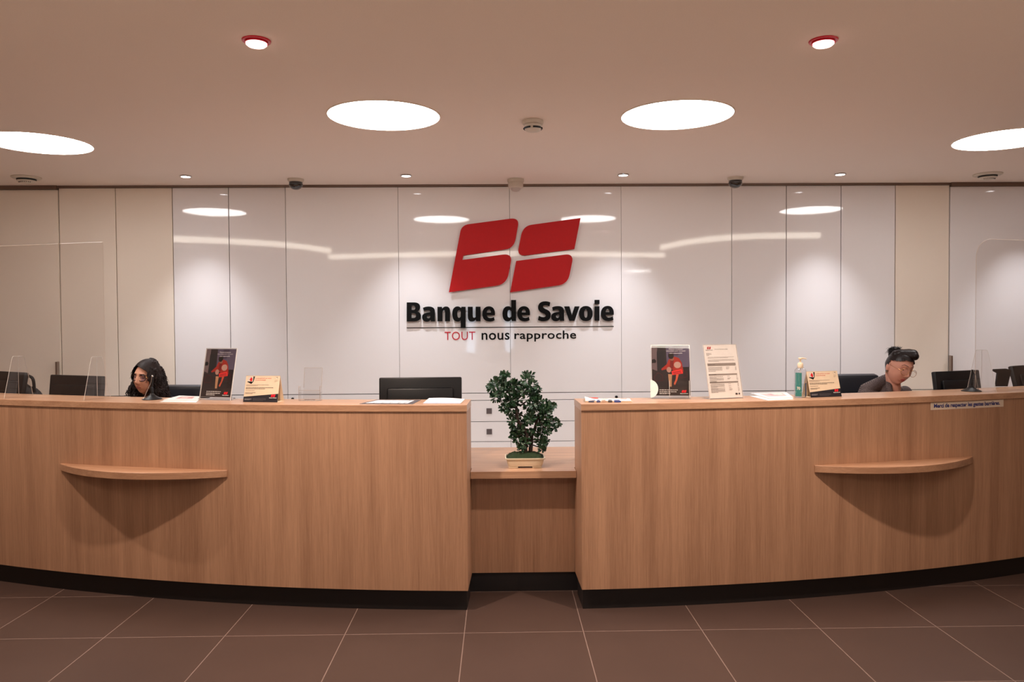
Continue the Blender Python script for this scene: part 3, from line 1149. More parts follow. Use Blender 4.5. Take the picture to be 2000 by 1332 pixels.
s.logo(*q(1128, 240), .028, (176, 30, 34), (50, 44, 44))
s.text("Document d'information tarifaire", q(1288, 247)[0], q(1562, 247)[0], q(0, 247)[1], q(0, 231)[1], (60, 52, 50), bold=.01)
s.lines(q(1108, 310)[0], q(1215, 310)[0], q(0, 308)[1], 3, .0058, .0022, (90, 80, 76), 2)
s.lines(q(1135, 380)[0], q(1690, 380)[0], q(0, 376)[1], 2, .0050, .0018, (120, 110, 106), 3, .75)
s.lines(q(1140, 425)[0], q(1690, 425)[0], q(0, 421)[1], 3, .0050, .0018, (120, 110, 106), 4, .4)
for y0, y1 in ((483, 532), (668, 695), (803, 830)):
    a = q(1118 + (y0 - 483) * .087, y0)
    c = q(1712 + (y0 - 483) * .087, y1)
    s.rect(a[0], c[0], c[1], a[1], (146, 136, 130))
    s.lines(a[0] + .002, a[0] + .05, (a[1] + c[1]) / 2 + .0015, 1, .004, .0022, (70, 62, 60), int(y0), 1)
for y, n in ((552, 5), (712, 2), (742, 4), (845, 3), (880, 2), (912, 2), (935, 4)):
    xo = 1130 + (y - 552) * .1
    s.lines(q(xo, y)[0], q(xo + 290, y)[0], q(xo, y)[1], n, .0058, .0018, (110, 100, 96), y, .5)
    s.lines(q(xo + 370, y)[0], q(xo + 440, y)[0], q(xo, y)[1], max(1, n - 2), .0058, .0018, (120, 110, 106), y + 1, .7)
    s.lines(q(xo + 560, y)[0], q(xo + 590, y)[0], q(xo, y)[1], max(1, n - 1), .0058, .0018, (120, 110, 106), y + 2, .9)
for xa, xb in ((1665, 1710), (1732, 1760)):
    a, c = q(xa, 1008), q(xb, 1034)
    s.rect(a[0], c[0], c[1], a[1], (60, 52, 50))
s.done('page_print', t)
obj('acrylic_cover', B().box(-w / 2, w / 2, -.0008, .0004, 0, h, M=M).box(-w / 2, w / 2, .0026, .0038, 0, h, M=M), M_acr, t)
obj('cut_edge', B().box(-w / 2 - .0008, -w / 2 + .0006, -.0008, .0038, 0, h, M=M).box(w / 2 - .0006, w / 2 + .0008, -.0008, .0038, 0, h, M=M).box(-w / 2, w / 2, -.0008, .0038, h - .0008, h + .0008, M=M), M_acredge, t)
obj('foot', B().box(-w / 2, w / 2, -.002, .09, 0, .002, M=frame_at(base, R(17), 0)), M_acr, t)


def tent(base, rz, label, w=.212, h=.150):
    t = thing('tent_card', label, 'tent card', base, group='cardboard security tents')
    tilt = R(16)
    dep = 2 * h * math.tan(tilt)
    M = frame_at(base, rz, tilt)
    L = h / math.cos(tilt)
    obj('front_panel', B().box(-w / 2, w / 2, 0, .0012, 0, L, M=M), M_cream, t)
    Mb = Matrix.Translation(base) @ Matrix.Rotation(rz, 4, 'Z') @ Matrix.Translation((0, dep, 0)) @ Matrix.Rotation(tilt, 4, 'X')
    obj('back_panel', B().box(-w / 2, w / 2, -.0012, 0, 0, L, M=Mb), M_cream, t)
    obj('bottom_panel', B().box(-w / 2, w / 2, 0.002, dep - .002, 0, .001, M=Matrix.Translation(base) @ Matrix.Rotation(rz, 4, 'Z')), M_cream, t)
    s = Sheet(M @ Matrix.Translation((-w / 2, -.0001, 0)), .00008)
    W, H = w, L
    s.poly([(0, 0), (W, 0), (W, H * .32), (0, H * .20)], (34, 32, 38))
    s.rect(.012, .048, H - .040, H - .006, (206, 196, 184))
    s.poly([(.046, H - .005), (.056, H - .005), (.050, H - .036), (.040, H - .046), (.012, H - .034), (.012, H - .038), (.038, H - .050), (.046, H - .04)], (30, 28, 30))
    s.poly([(.024, H - .024), (.032, H - .010), (.040, H - .014), (.042, H - .030), (.034, H - .036)], (200, 28, 36))
    s.text('LA SÉCURITÉ EST AU CŒUR', .060, .158, H - .0185, H - .0125, (196, 40, 40), bold=.015, shear=.15)
    s.text('DE NOS ÉCHANGES', .060, .126, H - .0290, H - .0230, (196, 40, 40), bold=.015, shear=.15)
    s.ell(W - .022, H - .014, .009, .009, (176, 160, 140))
    s.ell(W - .022, H - .014, .0075, .0075, (228, 210, 186))
    s.poly([(W - .026, H - .008), (W - .020, H - .010), (W - .014, H - .006), (W - .018, H - .014), (W - .022, H - .012)], (60, 50, 48))
    s.lines(W - .032, W - .012, H - .028, 3, .004, .0014, (170, 150, 132), 8)
    s.lines(.008, .150, H - .054, 2, .0052, .0018, (120, 100, 90), 1, .5)
    s.lines(.008, .178, H - .070, 2, .0062, .0026, (60, 50, 48), 2, .7)
    s.lines(.008, .120, H - .088, 1, .0052, .0018, (120, 100, 90), 3, .5)
    s.lines(.008, .072, H - .100, 2, .0056, .0022, (70, 60, 56), 4, .7)
    s.logo(W - .044, .030, .028, (222, 30, 46))
    s.rect(.006, .052, .010, .022, (58, 56, 62))
    s.lines(.009, .050, .019, 2, .005, .0018, (150, 146, 146), 5, .8)
    s.lines(.060, .140, .021, 4, .004, .0012, (96, 92, 96), 6, .8)
    s.done('card_print', t)
    return t


tent(top(508, 785.5), R(-10), 'cream cardboard tent card with red heading beside the left framed poster')
tent(top(1614, 775.5), R(14), 'cream cardboard tent card with red heading beside the hand sanitizer bottle')

# empty leaflet holder
base = top(605, 783)
t = thing('leaflet_holder', 'empty clear acrylic leaflet holder right of the left tent card', 'leaflet holder', base)
M = frame_at(base, R(-6), R(10))
M0 = frame_at(base, R(-6), 0)
obj('back_plate', B().box(-.052, .056, .030, .032, 0, .198, M=M), M_acr, t)
obj('pocket', B().box(-.064, .064, -.006, -.0045, 0, .062, M=M0).box(-.064, -.0625, -.006, .032, 0, .085, M=M0).box(.0625, .064, -.006, .032, 0, .085, M=M0).box(-.064, .064, -.006, .04, 0, .0015, M=M0), M_acr, t)
e = B()
for xx in (-.052, .056):
    e.box(xx - .0007, xx + .0007, .0295, .0325, .08, .198, M=M)
e.box(-.052, .056, .0295, .0325, .1972, .1988, M=M)
for xx in (-.0635, .0635):
    e.box(xx - .0009, xx + .0009, -.0065, -.0045, 0, .085, M=M0).box(xx - .0008, xx + .0008, -.006, .02, .084, .0858, M=M0)
e.box(-.064, .064, -.0065, -.005, .0608, .0624, M=M0)
obj('cut_edge', e, mat('dull_acrylic_edge', (176, 160, 150), .3), t)
obj('maker_mark', B().box(-.03, .035, -.0068, -.0062, .006, .0085, M=M0), pm((96, 80, 76)), t)

# papers
def paper(name, label, cat, pts, z, mt, th=.0016, group=None, art=None, bend=0):
    """flat sheet stack from its four corners on the counter: near-left, near-right, far-right, far-left"""
    P = [PZ(px, py, 1.15) for px, py in pts]
    c = sum((p for p in P), Vector()) / 4
    t = thing(name, label, cat, (c.x, c.y, z), group=group)
    b = B()
    n = 8
    gr = []
    for k in (0, 1):
        gr.append([[b.bm.verts.new(((P[0] * (1 - i / n) + P[1] * i / n) * (1 - j / n) + (P[3] * (1 - i / n) + P[2] * i / n) * j / n) +
                                   Vector((0, 0, z - 1.15 + th * k + bend * math.sin(PI * i / n) * (j / n)))) for i in range(n + 1)] for j in range(n + 1)])
    for k in (0, 1):
        for j in range(n):
            for i in range(n):
                b.bm.faces.new((gr[k][j][i], gr[k][j][i + 1], gr[k][j + 1][i + 1], gr[k][j + 1][i]))
    for i in range(n):
        for (j1, i1), (j2, i2) in (((0, i), (0, i + 1)), ((n, i), (n, i + 1)), ((i, 0), (i + 1, 0)), ((i, n), (i + 1, n))):
            b.bm.faces.new((gr[0][j1][i1], gr[0][j2][i2], gr[1][j2][i2], gr[1][j1][i1]))
    obj('pages', b, mt, t)
    if art:
        sb, ms = B(), []
        for lv, (u0, u1, v0, v1, rgb) in enumerate(art):
            m_ = pm(rgb)
            if m_ not in ms:
                ms.append(m_)
            pt = []
            for u, v in ((u0, v0), (u1, v0), (u1, v1), (u0, v1)):
                p = (P[0] * (1 - u) + P[1] * u) * (1 - v) + (P[3] * (1 - u) + P[2] * u) * v
                pt.append((p.x, p.y, z + th + .0002 * (lv + 1) + bend * math.sin(PI * u) * v))
            sb.poly(pt, mi=ms.index(m_))
        obj('cover_print', sb, ms, t, recalc=False)
    return t


zt = 1.1502
G = 'leaflets on the left counter'
paper('leaflet', 'white leaflet lying left of the left poster, lowest of its little stack', 'leaflet', [(312, 785.5), (383, 787), (392, 778), (344, 776)], zt, M_paper, .003, G)
paper('leaflet', 'white leaflet with a pale red picture, topmost of the stack left of the left poster', 'leaflet', [(318, 783), (386, 783.5), (390, 776), (350, 774.5)], zt + .0032, M_paper, .003, G,
      [(.25, .8, .3, .8, (196, 150, 150)), (.35, .6, .4, .7, (216, 190, 186))])
paper('planning_card', 'flat grey bordered card with a white grid, before the middle monitor', 'card', [(702, 789), (806, 789.5), (822, 781.5), (738, 781)], zt, pm((84, 80, 86)), .0015, None,
      [(.06, .88, .15, .85, (228, 224, 226))] + [(x, x + .02, .15, .4, (100, 96, 104)) for x in (.2, .36, .52, .68)] + [(.8, .815, .15, .9, (84, 80, 86))])
paper('booklet', 'white open booklet lying at the right end of the left counter', 'booklet', [(826, 788.8), (899, 789), (908, 780.5), (838, 778.5)], zt, M_paper, .0035, None,
      [(0, 1, 0, .05, (110, 120, 190)), (.1, .9, .2, .8, (216, 214, 224))], bend=.004)
G = 'brochures on the right counter'
paper('brochure', 'white brochure under another one, left of the hand sanitizer', 'brochure', [(1499, 783), (1549, 781), (1546, 774), (1464, 774.5)], zt, M_paper, .004, G)
paper('brochure', 'white brochure with a pinkish cover picture, on top of the pile left of the sanitizer', 'brochure', [(1501, 780.5), (1549, 779), (1536, 769), (1466, 771)], zt + .0042, M_paper, .0055, G,
      [(.15, .85, .25, .85, (206, 176, 176)), (.35, .6, .4, .75, (180, 150, 156)), (.5, .8, .5, .8, (226, 206, 200))])

# folded newspaper
P0, P1 = top(1142, 786), top(1235, 786)
Pb0, Pb1 = top(1146, 775), top(1232, 779)
c = (P0 + P1 + Pb0 + Pb1) / 4
t = thing('folded_newspaper', 'folded newspaper with a red headline at the left end of the right counter', 'newspaper', (c.x, c.y, 1.1502))
dx = (P1 - P0)
wN = dx.length
M = Matrix.Translation(P0) @ Matrix.Rotation(math.atan2(dx.y, dx.x), 4, 'Z')
D = .13
for k in range(3):
    prof = [(0, .003 * k)] + [(D * j / 8, .0008 + .003 * k + (.0075 * k / 2) * math.sin(PI * j / 8) ** 2) for j in range(9)]
    b = B()
    zt0 = .003 * k
    n = 10
    tb = bmesh.new()
    rows = []
    for i in range(n + 1):
        x = wN * i / n * (1 - .02 * k) + .002 * k
        lift = .012 * max(0, 1 - i / 3) ** 2 * (k == 2)
        rows.append([(tb.verts.new((x, D * j / 8, zt0 + .0006 + lift * (j / 8) + .002 * k * math.sin(PI * j / 8))), tb.verts.new((x, D * j / 8, zt0 + .0032 + lift * (j / 8) + .002 * k * math.sin(PI * j / 8)))) for j in range(9)])
    for i in range(n):
        for j in range(8):
            for q_ in (0, 1):
                tb.faces.new((rows[i][j][q_], rows[i + 1][j][q_], rows[i + 1][j + 1][q_], rows[i][j + 1][q_]))
    for i in range(n):
        for j in (0, 8):
            tb.faces.new((rows[i][j][0], rows[i + 1][j][0], rows[i + 1][j][1], rows[i][j][1]))
    for j in range(8):
        for i in (0, n):
            tb.faces.new((rows[i][j][0], rows[i][j + 1][0], rows[i][j + 1][1], rows[i][j][1]))
    b.merge(tb, M)
    obj('page_fold', b, M_cream if k < 2 else M_paper, t)
sb, ms = B(), []
for u0, u1, v0, v1, rgb in ((.04, .30, .55, .92, (196, 60, 52)), (.34, .5, .3, .5, (206, 110, 90)), (.78, .9, .3, .55, (176, 40, 44)), (.1, .22, .02, .3, (70, 80, 110)), (.26, .32, .02, .3, (54, 70, 130)),
                            (.36, .44, .02, .3, (190, 160, 140)), (.5, .58, .02, .3, (50, 46, 50)), (.62, .74, .02, .3, (40, 62, 140))):
    m_ = pm(rgb)
    if m_ not in ms:
        ms.append(m_)
    zq = .0105
    sb.poly([(u0 * wN, v0 * D, zq + .006 * v0), (u1 * wN, v0 * D, zq + .006 * v0), (u1 * wN, v1 * D, zq + .006 * v1), (u0 * wN, v1 * D, zq + .006 * v1)], M, ms.index(m_))
for u0, u1, rgb in ((.08, .2, (70, 80, 110)), (.25, .33, (54, 70, 130)), (.36, .46, (190, 160, 140)), (.49, .58, (60, 54, 58)), (.62, .76, (40, 62, 140))):
    m_ = pm(rgb)
    if m_ not in ms:
        ms.append(m_)
    sb.poly([(u0 * wN, -.0004, .001), (u1 * wN, -.0004, .001), (u1 * wN, -.0004, .0085), (u0 * wN, -.0004, .0085)], M, ms.index(m_))
obj('newspaper_print', sb, ms, t, recalc=False)

# dark folders on the low desk
p = PZ(1140, 876, .74)
for k, (dx_, rz, lb) in enumerate(((0, -.12, 'dark folder on the low desk, lowest, poking out from behind the right counter'), (-.012, .05, 'dark folder on the low desk, topmost, poking out from behind the right counter'))):
    t = thing('dark_folder', lb, 'folder', (p.x + .14 + dx_, p.y + .02, .7402 + .0085 * k), rz=rz, group='dark folders on the low desk')
    obj('cover', B().box(-.16, .16, -.11, .11, 0, .0015).box(-.16, .16, -.11, .11, .0065, .008).box(.1575, .16, -.11, .11, .0015, .0065), M_blackm, t, world=False)
    obj('pages', B().box(-.157, .155, -.107, .107, .0017, .0063), M_paper, t, world=False)

# ------------------------------------------------------------------ pen stands
def pen_stand(base, lean, label, silver):
    t = thing('pen_stand', label, 'pen stand', base, group='pens on black stands')
    x, y, z = base
    obj('base', B().lathe([(0, 0), (.056, 0), (.058, .003), (.050, .007), (.030, .016), (.016, .027), (.011, .036), (0, .037)], base, 32), M_black, t, smooth=True)
    obj('socket', B().lathe([(0, .036), (.0085, .036), (.0085, .072), (.0065, .075), (0, .075)], base, 20), M_black, t, smooth=True)
    tipx = lean
    obj('pen', B().tube([(x, y, z + .07), (x + tipx * .5, y, z + .10), (x + tipx, y, z + .135)], [.0045, .006, .0055], 12), M_black, t, smooth=True)
    if silver:
        obj('pen_knob', B().ell((x + tipx, y, z + .140), (.0065, .0065, .0065)), M_chrome, t, smooth=True)['label'] = 'silver ball at the top of the pen'
    pts = catmull([(x + tipx, y - .004, z + .137), (x + tipx - .006 + (0 if silver else .02), y - .01, z + .10), (x - .022 + (0 if silver else .045), y - .02, z + .05), (x - .034 + (0 if silver else .062), y - .03, z + .012), (x - .040 + (0 if silver else .07), y - .045, z + .0025)], 8)
    obj('chain', B().tube(pts, .0016, 6), M_metal, t, smooth=True)
    return t


pen_stand(top(297, 780), .004, 'black pen stand with a silver topped pen and chain before the curly haired person', True)
pen_stand(top(1897, 764), .006, 'black pen stand with a black pen before the right monitor', False)

# ------------------------------------------------------------------ sanitizer bottle
base = top(1563, 776)
t = thing('sanitizer_bottle', 'clear pump bottle of hand gel with a teal label and cream pump', 'bottle', base)
M_pet = clear('clear_bottle', (.96, .96, .97), 1.6, .02)
obj('bottle', B().lathe([(0, 0), (.031, 0), (.0335, .004), (.0335, .150), (.031, .162), (.022, .172), (.013, .177), (.013, .186)], base, 36), M_pet, t, smooth=True)
obj('gel', B().lathe([(0, .002), (.0312, .002), (.0315, .080), (0, .080)], base, 36), clear('gel', (.93, .95, .96), .5), t, smooth=True)
M_teal = mat('teal_label', (44, 112, 106), .5)
for a0, a1, z0, z1, nm in ((R(196), R(262), .008, .146, 'label'), (R(300), R(334), .008, .086, 'back_label')):
    b = B()
    n = 12
    vs = [[b.bm.verts.new((base.x + .0342 * math.cos(a0 + (a1 - a0) * i / n), base.y + .0342 * math.sin(a0 + (a1 - a0) * i / n), base.z + z)) for z in (z0, z1)] for i in range(n + 1)]
    for i in range(n):
        b.bm.faces.new((vs[i][0], vs[i + 1][0], vs[i + 1][1], vs[i][1]))
    obj(nm, b, M_teal if nm == 'label' else mat('blue_label', (52, 74, 100), .5), t, recalc=False)


def cyl(p):
    a = R(229) + p.x / .0346
    return Vector((base.x + .0346 * math.cos(a), base.y + .0346 * math.sin(a), p.z))


b = B()
b.mi = 0
z = base.z
add_text(b, '70', -.008, .012, z + .046, z + .064, 0, fn=cyl, bold=.03, mi=0)
rnd = random.Random(4)
for k in range(9):
    zz = z + .136 - k * .0075
    b.poly([cyl(Vector((u, 0, v))) for u, v in ((-.012, zz), (-.012 + rnd.uniform(.012, .026), zz), (-.012 + .018, zz + .002), (-.012, zz + .002))])
b.poly([cyl(Vector((u, 0, v))) for u, v in ((-.014, z + .030), (.014, z + .030), (.014, z + .036), (-.014, z + .036))])
obj('label_print', b, pm((206, 196, 180)), t, recalc=False)
obj('collar', B().lathe([(0, .172), (.0155, .172), (.0165, .178), (.0165, .194), (.013, .202), (.007, .205), (0, .205)], base, 28), M_cream, t, smooth=True)
obj('pump_head', B().lathe([(0, .204), (.005, .204), (.005, .222), (.011, .223), (.012, .231), (.008, .234), (0, .234)], base, 24)
    .tube([(base.x, base.y, z + .229), (base.x + .018, base.y - .002, z + .230), (base.x + .034, base.y - .004, z + .226)], [.0045, .004, .003], 10), M_cream, t, smooth=True)
obj('dip_tube', B().tube([(base.x, base.y, z + .17), (base.x + .004, base.y, z + .01)], .0025, 8), M_acredge, t, smooth=True)

# ------------------------------------------------------------------ acrylic screens
def screen(base, rz, x0, x1, h, label, feet, rad, side):
    """panel standing along local X with A-shaped feet across it"""
    t = thing('acrylic_screen', label, 'screen', base, rz, group='acrylic sneeze screens')
    th = .004
    pts = [(x0, .012), (x1, .012)]
    if side > 0:
        pts += [(x1, h - rad)] + [(x1 - rad + rad * math.cos(a * PI / 16), h - rad + rad * math.sin(a * PI / 16)) for a in range(1, 9)] + [(x0, h)]
    else:
        pts += [(x1, h)] + [(x0 + rad - rad * math.sin(a * PI / 16), h - rad + rad * math.cos(a * PI / 16)) for a in range(0, 9)]
    obj('panel', B().prism(pts, 0, th), M_acr, t, world=False)
    e = B()
    ed = [p for p in pts if p[1] > .02]
    if side > 0:
        ed = [(x1, .012)] + ed
    else:
        ed = ed + [(x0, .012)]
    e.tube([(x, th / 2, z) for x, z in ed], .0011, 6)
    obj('cut_edge', e, mat('screen_edge', (214, 196, 180), .3) if 'screen_edge' not in bpy.data.materials else bpy.data.materials['screen_edge'], t, world=False)
    for fx in feet:
        prof = [(-.105, 0), (.105, 0), (.045, .245)] + [(.045 - .012 + .012 * math.cos(a * PI / 8) - .002, .245 + .014 * math.sin(a * PI / 8)) for a in range(1, 4)] + \
               [(-.045 + .014 - .012 * math.cos(a * PI / 8), .245 + .014 * math.sin(a * PI / 8)) for a in (3, 2, 1)] + [(-.045, .245)]
        Mf = Matrix.Translation((fx, 0, 0)) @ Matrix.Rotation(PI / 2, 4, 'Z')
        f = obj('foot', B().prism(prof, -.002, .002, M=Mf), M_acr, t, world=False)
        e = B()
        loop = [prof[1]] + prof[2:] + [prof[0]]
        e.tube([Mf @ Vector((x, 0, z)) for x, z in loop], .0012, 6)
        e.tube([Mf @ Vector((0, 0, .012)), Mf @ Vector((0, 0, .258))], .0012, 6)
        obj('foot_edge', e, M_acredge, f, world=False)
    return t


pL = Vector((-2.40, 4.70, 1.1502))
aL = -phx(-2.5)
screen(Vector((-2.405, 4.72, 1.1502)), phx(-2.45), -1.5, .0, .955, 'clear acrylic screen on the left counter, running off the left edge', (-.06, -.66), .004, 1)
screen(Vector((2.985, 4.76, 1.1502)), phx(3.0), .0, 1.35, .955, 'clear acrylic screen with a rounded corner on the right counter', (.05, .75), .12, -1)

# ------------------------------------------------------------------ monitors
def monitor(x, y, zt_, rz, w, h, tilt, label, base_z=.74, style=0):
    t = thing('computer_monitor', label, 'monitor', (x, y, base_z), rz, group='black computer monitors')
    hz = zt_ - base_z
    M = Matrix.Translation((0, 0, hz - h / 2)) @ Matrix.Rotation(tilt, 4, 'X')
    b = B()
    b.box(-w / 2, w / 2, -.012, .022, -h / 2, h / 2, M=M, bevel=.008)
    obj('housing', b, M_black, t, smooth=True, world=False)
    b = B()
    b.box(-w * .40, w * .40, -.032, -.013, -h * .36, h * .30, M=M, bevel=.012)
    obj('rear_bulge', b, M_black, t, smooth=True, world=False)
    b = B()
    for k in range(9):
        b.box(-w * .22 + k * w * .055, -w * .22 + k * w * .055 + .014, -.0335, -.0322, h * .10, h * .118, M=M)
    b.box(-w * .16, w * .16, -.0335, -.0322, h * .04, h * .06, M=M)
    obj('vents', b, M_blackm, t, world=False)
    obj('display', B().box(-w / 2 + .014, w / 2 - .014, .0221, .0226, -h / 2 + .016, h / 2 - .014, M=M), mat('screen_glass', (16, 18, 24), .1) if 'screen_glass' not in bpy.data.materials else bpy.data.materials['screen_glass'], t, world=False)
    obj('neck', B().box(-.035, .035, -.05, -.028, .012, hz - h * .45, bevel=.004), M_black, t, smooth=True, world=False)
    obj('stand_base', B().lathe([(0, 0), (.115, 0), (.118, .004), (.10, .012), (0, .014)], (0, -.02, 0), 40, sx=1.1, sy=.85), M_black, t, smooth=True, world=False)
    return t


p = PY(821, 737, 4.74)
monitor(p.x, 4.74, p.z, R(1), .508, .33, R(-4), 'wide black computer monitor seen from behind, left of the little tree')
p = PY(152, 733, 5.2)
monitor(p.x - .02, 5.2, p.z, R(-24), .50, .32, R(-6), 'black computer monitor behind the left acrylic screen, nearest the curly haired person')
p = PY(22, 731, 5.44)
monitor(p.x - .04, 5.44, p.z + .02, R(-32), .44, .32, R(-10), 'dark computer monitor cut by the left edge of the view')
p = PY(1873, 724, 5.12)
monitor(p.x, 5.12, p.z, R(22), .43, .31, R(-8), 'black computer monitor behind the pen stand on the right counter')
p = PY(1990, 712, 5.36)
monitor(p.x + .11, 5.36, p.z, R(30), .48, .32, R(-14), 'black computer monitor cut by the right edge of the view')
# document tray beside the right edge
p = PY(1945, 722, 5.2)
t = thing('document_tray', 'dark grey document tray with a slanted holder, by the right acrylic screen', 'tray', (p.x + .02, 5.16, .7402))
for k in range(5):
    z0 = .002 + k * .078
    x, y = p.x + .02, 5.16
    obj('tier', B().box(x - .05, x + .1, y - .03, y + .08, .74 + z0, .74 + z0 + .004).box(x - .05, x - .046, y - .03, y + .08, .744 + z0, .74 + z0 + .072).box(x - .05, x + .1, y - .03, y - .027, .744 + z0, .74 + z0 + .05), M_blackm, t)
obj('slanted_holder', B().prism([(p.x - .03, 1.145), (p.x + .05, 1.145), (p.x + .075, 1.255), (p.x + .04, 1.265), (p.x - .045, 1.262), (p.x - .048, 1.25), (p.x - .02, 1.235)], 5.15, 5.165), M_blackm, t)
# bag at the left edge
p = PY(62, 728, 5.6)
t = thing('black_bag', 'black bag heaped on top of the desk behind the leftmost monitor', 'bag', (p.x - .1, 5.66, .7402))
obj('body', fuse(B().ell((p.x - .16, 5.66, .98), (.17, .09, .23)).ell((p.x - .05, 5.66, .95), (.12, .08, .21)).ell((p.x - .28, 5.66, 1.0), (.15, .08, .23)), .012, 6), M_blackm, t, smooth=True)
obj('strap', B().tube(catmull([(p.x - .24, 5.66, 1.19), (p.x - .14, 5.64, 1.232), (p.x - .02, 5.63, 1.225), (p.x + .0, 5.63, 1.12)], 8), .011, 8), M_black, t, smooth=True)

# ------------------------------------------------------------------ chairs
def chair(x, y, zt_, rz, label):
    t = thing('office_chair', label, 'chair', (x, y, 0), rz, group='black office chairs behind the counters')
    b = B()
    b.box(-.235, .235, -.045, .045, zt_ - .50, zt_, M=Matrix.Translation((0, .0, 0)), bevel=.035)
    obj('backrest', b, M_leather, t, smooth=True, world=False)
    obj('seat', B().box(-.25, .25, -.50, .0, .38, .46, bevel=.03), M_leather, t, smooth=True, world=False)
    obj('back_bracket', B().box(-.03, .03, .03, .07, .36, zt_ - .35, bevel=.005).box(-.03, .03, -.2, .07, .345, .375), M_black, t, world=False)
    obj('gas_lift', B().lathe([(0, .08), (.028, .08), (.028, .22), (.018, .22), (.018, .36), (0, .36)], (0, -.23, 0), 20), M_chrome, t, smooth=True, world=False)
    b = B()
    for k in range(5):
        a = 2 * PI * k / 5
        b.tube([(0, -.23, .095), (.27 * math.sin(a), -.23 + .27 * math.cos(a), .07)], [.026, .015], 8)
    obj('star_base', b, M_black, t, smooth=True, world=False)
    for k in range(5):
        a = 2 * PI * k / 5
        cx_, cy_ = .27 * math.sin(a), -.23 + .27 * math.cos(a)
        obj('caster', B().lathe([(0, -.02), (.028, -.02), (.030, -.01), (.030, .01), (.028, .02), (0, .02)], n=16, M=Matrix.Translation((cx_, cy_, .030)) @ Matrix.Rotation(a, 4, 'Z') @ Matrix.Rotation(PI / 2, 4, 'Y')), M_black, t, smooth=True, world=False)
    for sx in (-1, 1):
        obj('armrest', B().tube([(sx * .27, -.12, .40), (sx * .29, -.12, .62)], .013, 8).box(sx * .29 - .03, sx * .29 + .03, -.26, .0, .62, .65, bevel=.008).tube([(sx * .18, -.2, .37), (sx * .275, -.12, .40)], .013, 8), M_black, t, smooth=True, world=False)
    return t


p = PY(352, 751, 5.92)
chair(p.x, 5.90, p.z, R(-6), 'black leather office chair behind the curly haired person and the left poster')
p = PY(1655, 730, 5.86)
chair(p.x, 5.84, p.z, R(4), 'black leather office chair behind the person in the tweed jacket')

# ------------------------------------------------------------------ the little tree
PB = Vector((.135 + .0, 4.62, .7402))
pp = PZ(1026, 915, .74)
PB = Vector((pp.x, pp.y + .075, .7402))
tree = thing('potted_bonsai', 'small bonsai tree in a cream rectangular pot on the low desk', 'plant', PB)
M_pot = mat('cream_glaze', (212, 200, 176), .3)


def rr(w_, d_, r_, z, n=6):
    out = []
    for sx, sy, a0 in ((1, 1, 0), (-1, 1, PI / 2), (-1, -1, PI), (1, -1, 3 * PI / 2)):
        for k in range(n + 1):
            a = a0 + PI / 2 * k / n
            out.append(Vector((PB.x + sx * (w_ / 2 - r_) + r_ * math.cos(a), PB.y + sy * (d_ / 2 - r_) + r_ * math.sin(a), PB.z + z)))
    return out


b = B()
prof = [(.200, .130, .010), (.208, .136, .020), (.222, .148, .050), (.236, .160, .053), (.236, .160, .060), (.224, .148, .060), (.216, .140, .045)]
rings = [[b.bm.verts.new(v) for v in rr(w_, d_, .015, z)] for w_, d_, z in prof]
m = len(rings[0])
for i in range(len(rings) - 1):
    for k in range(m):
        b.bm.faces.new((rings[i][k], rings[i][(k + 1) % m], rings[i + 1][(k + 1) % m], rings[i + 1][k]))
b.bm.faces.new(rings[0][::-1]); b.bm.faces.new(rings[-1])
obj('pot', b, M_pot, tree, smooth=True)
for sx in (-1, 1):
    for sy in (-1, 1):
        obj('pot_foot', B().box(PB.x + sx * .070 - .028, PB.x + sx * .070 + .028, PB.y + sy * .045 - .018, PB.y + sy * .045 + .018, PB.z, PB.z + .0105, bevel=.002), M_pot, tree)
rnd = random.Random(7)
# moss mound
b = B()
nx, ny = 34, 22
gr = []
for j in range(ny + 1):
    row = []
    for i in range(nx + 1):
        u, v = 2 * i / nx - 1, 2 * j / ny - 1
        e = max(0, (1 - abs(u) ** 4) * (1 - abs(v) ** 4))
        z = .050 + .028 * e ** .6 + .007 * noise.noise(Vector((u * 6, v * 5, 0))) * e + rnd.uniform(-.002, .003) * e
        row.append(b.bm.verts.new((PB.x + u * .109, PB.y + v * .071, PB.z + z + .006 * e)))
    gr.append(row)
for j in range(ny):
    for i in range(nx):
        b.bm.faces.new((gr[j][i], gr[j][i + 1], gr[j + 1][i + 1], gr[j + 1][i]))
for k in range(700):
    u, v = rnd.uniform(-1, 1), rnd.uniform(-1, 1)
    e = max(0, (1 - abs(u) ** 4) * (1 - abs(v) ** 4))
    q0 = Vector((PB.x + u * .107, PB.y + v * .070, PB.z + .048 + .028 * e ** .6))
    a = rnd.uniform(0, 2 * PI)
    d = Vector((math.cos(a), math.sin(a), 0)) * .0022
    tip = q0 + Vector((rnd.uniform(-.004, .004), rnd.uniform(-.004, .004), rnd.uniform(.006, .013)))
    b.bm.faces.new([b.bm.verts.new(x) for x in (q0 - d, q0 + d, tip)])
obj('moss', b, mat('moss_green', (28, 48, 18), .9, bump=(200, .5, .002)), tree, smooth='all', recalc=False)


def zt8(x, y, dy=0):
    """crop pixel of the tree close-up to a point at the tree's own depth"""
    return PY(900 + x * .1952, 700 + y * .1952, PB.y + dy)


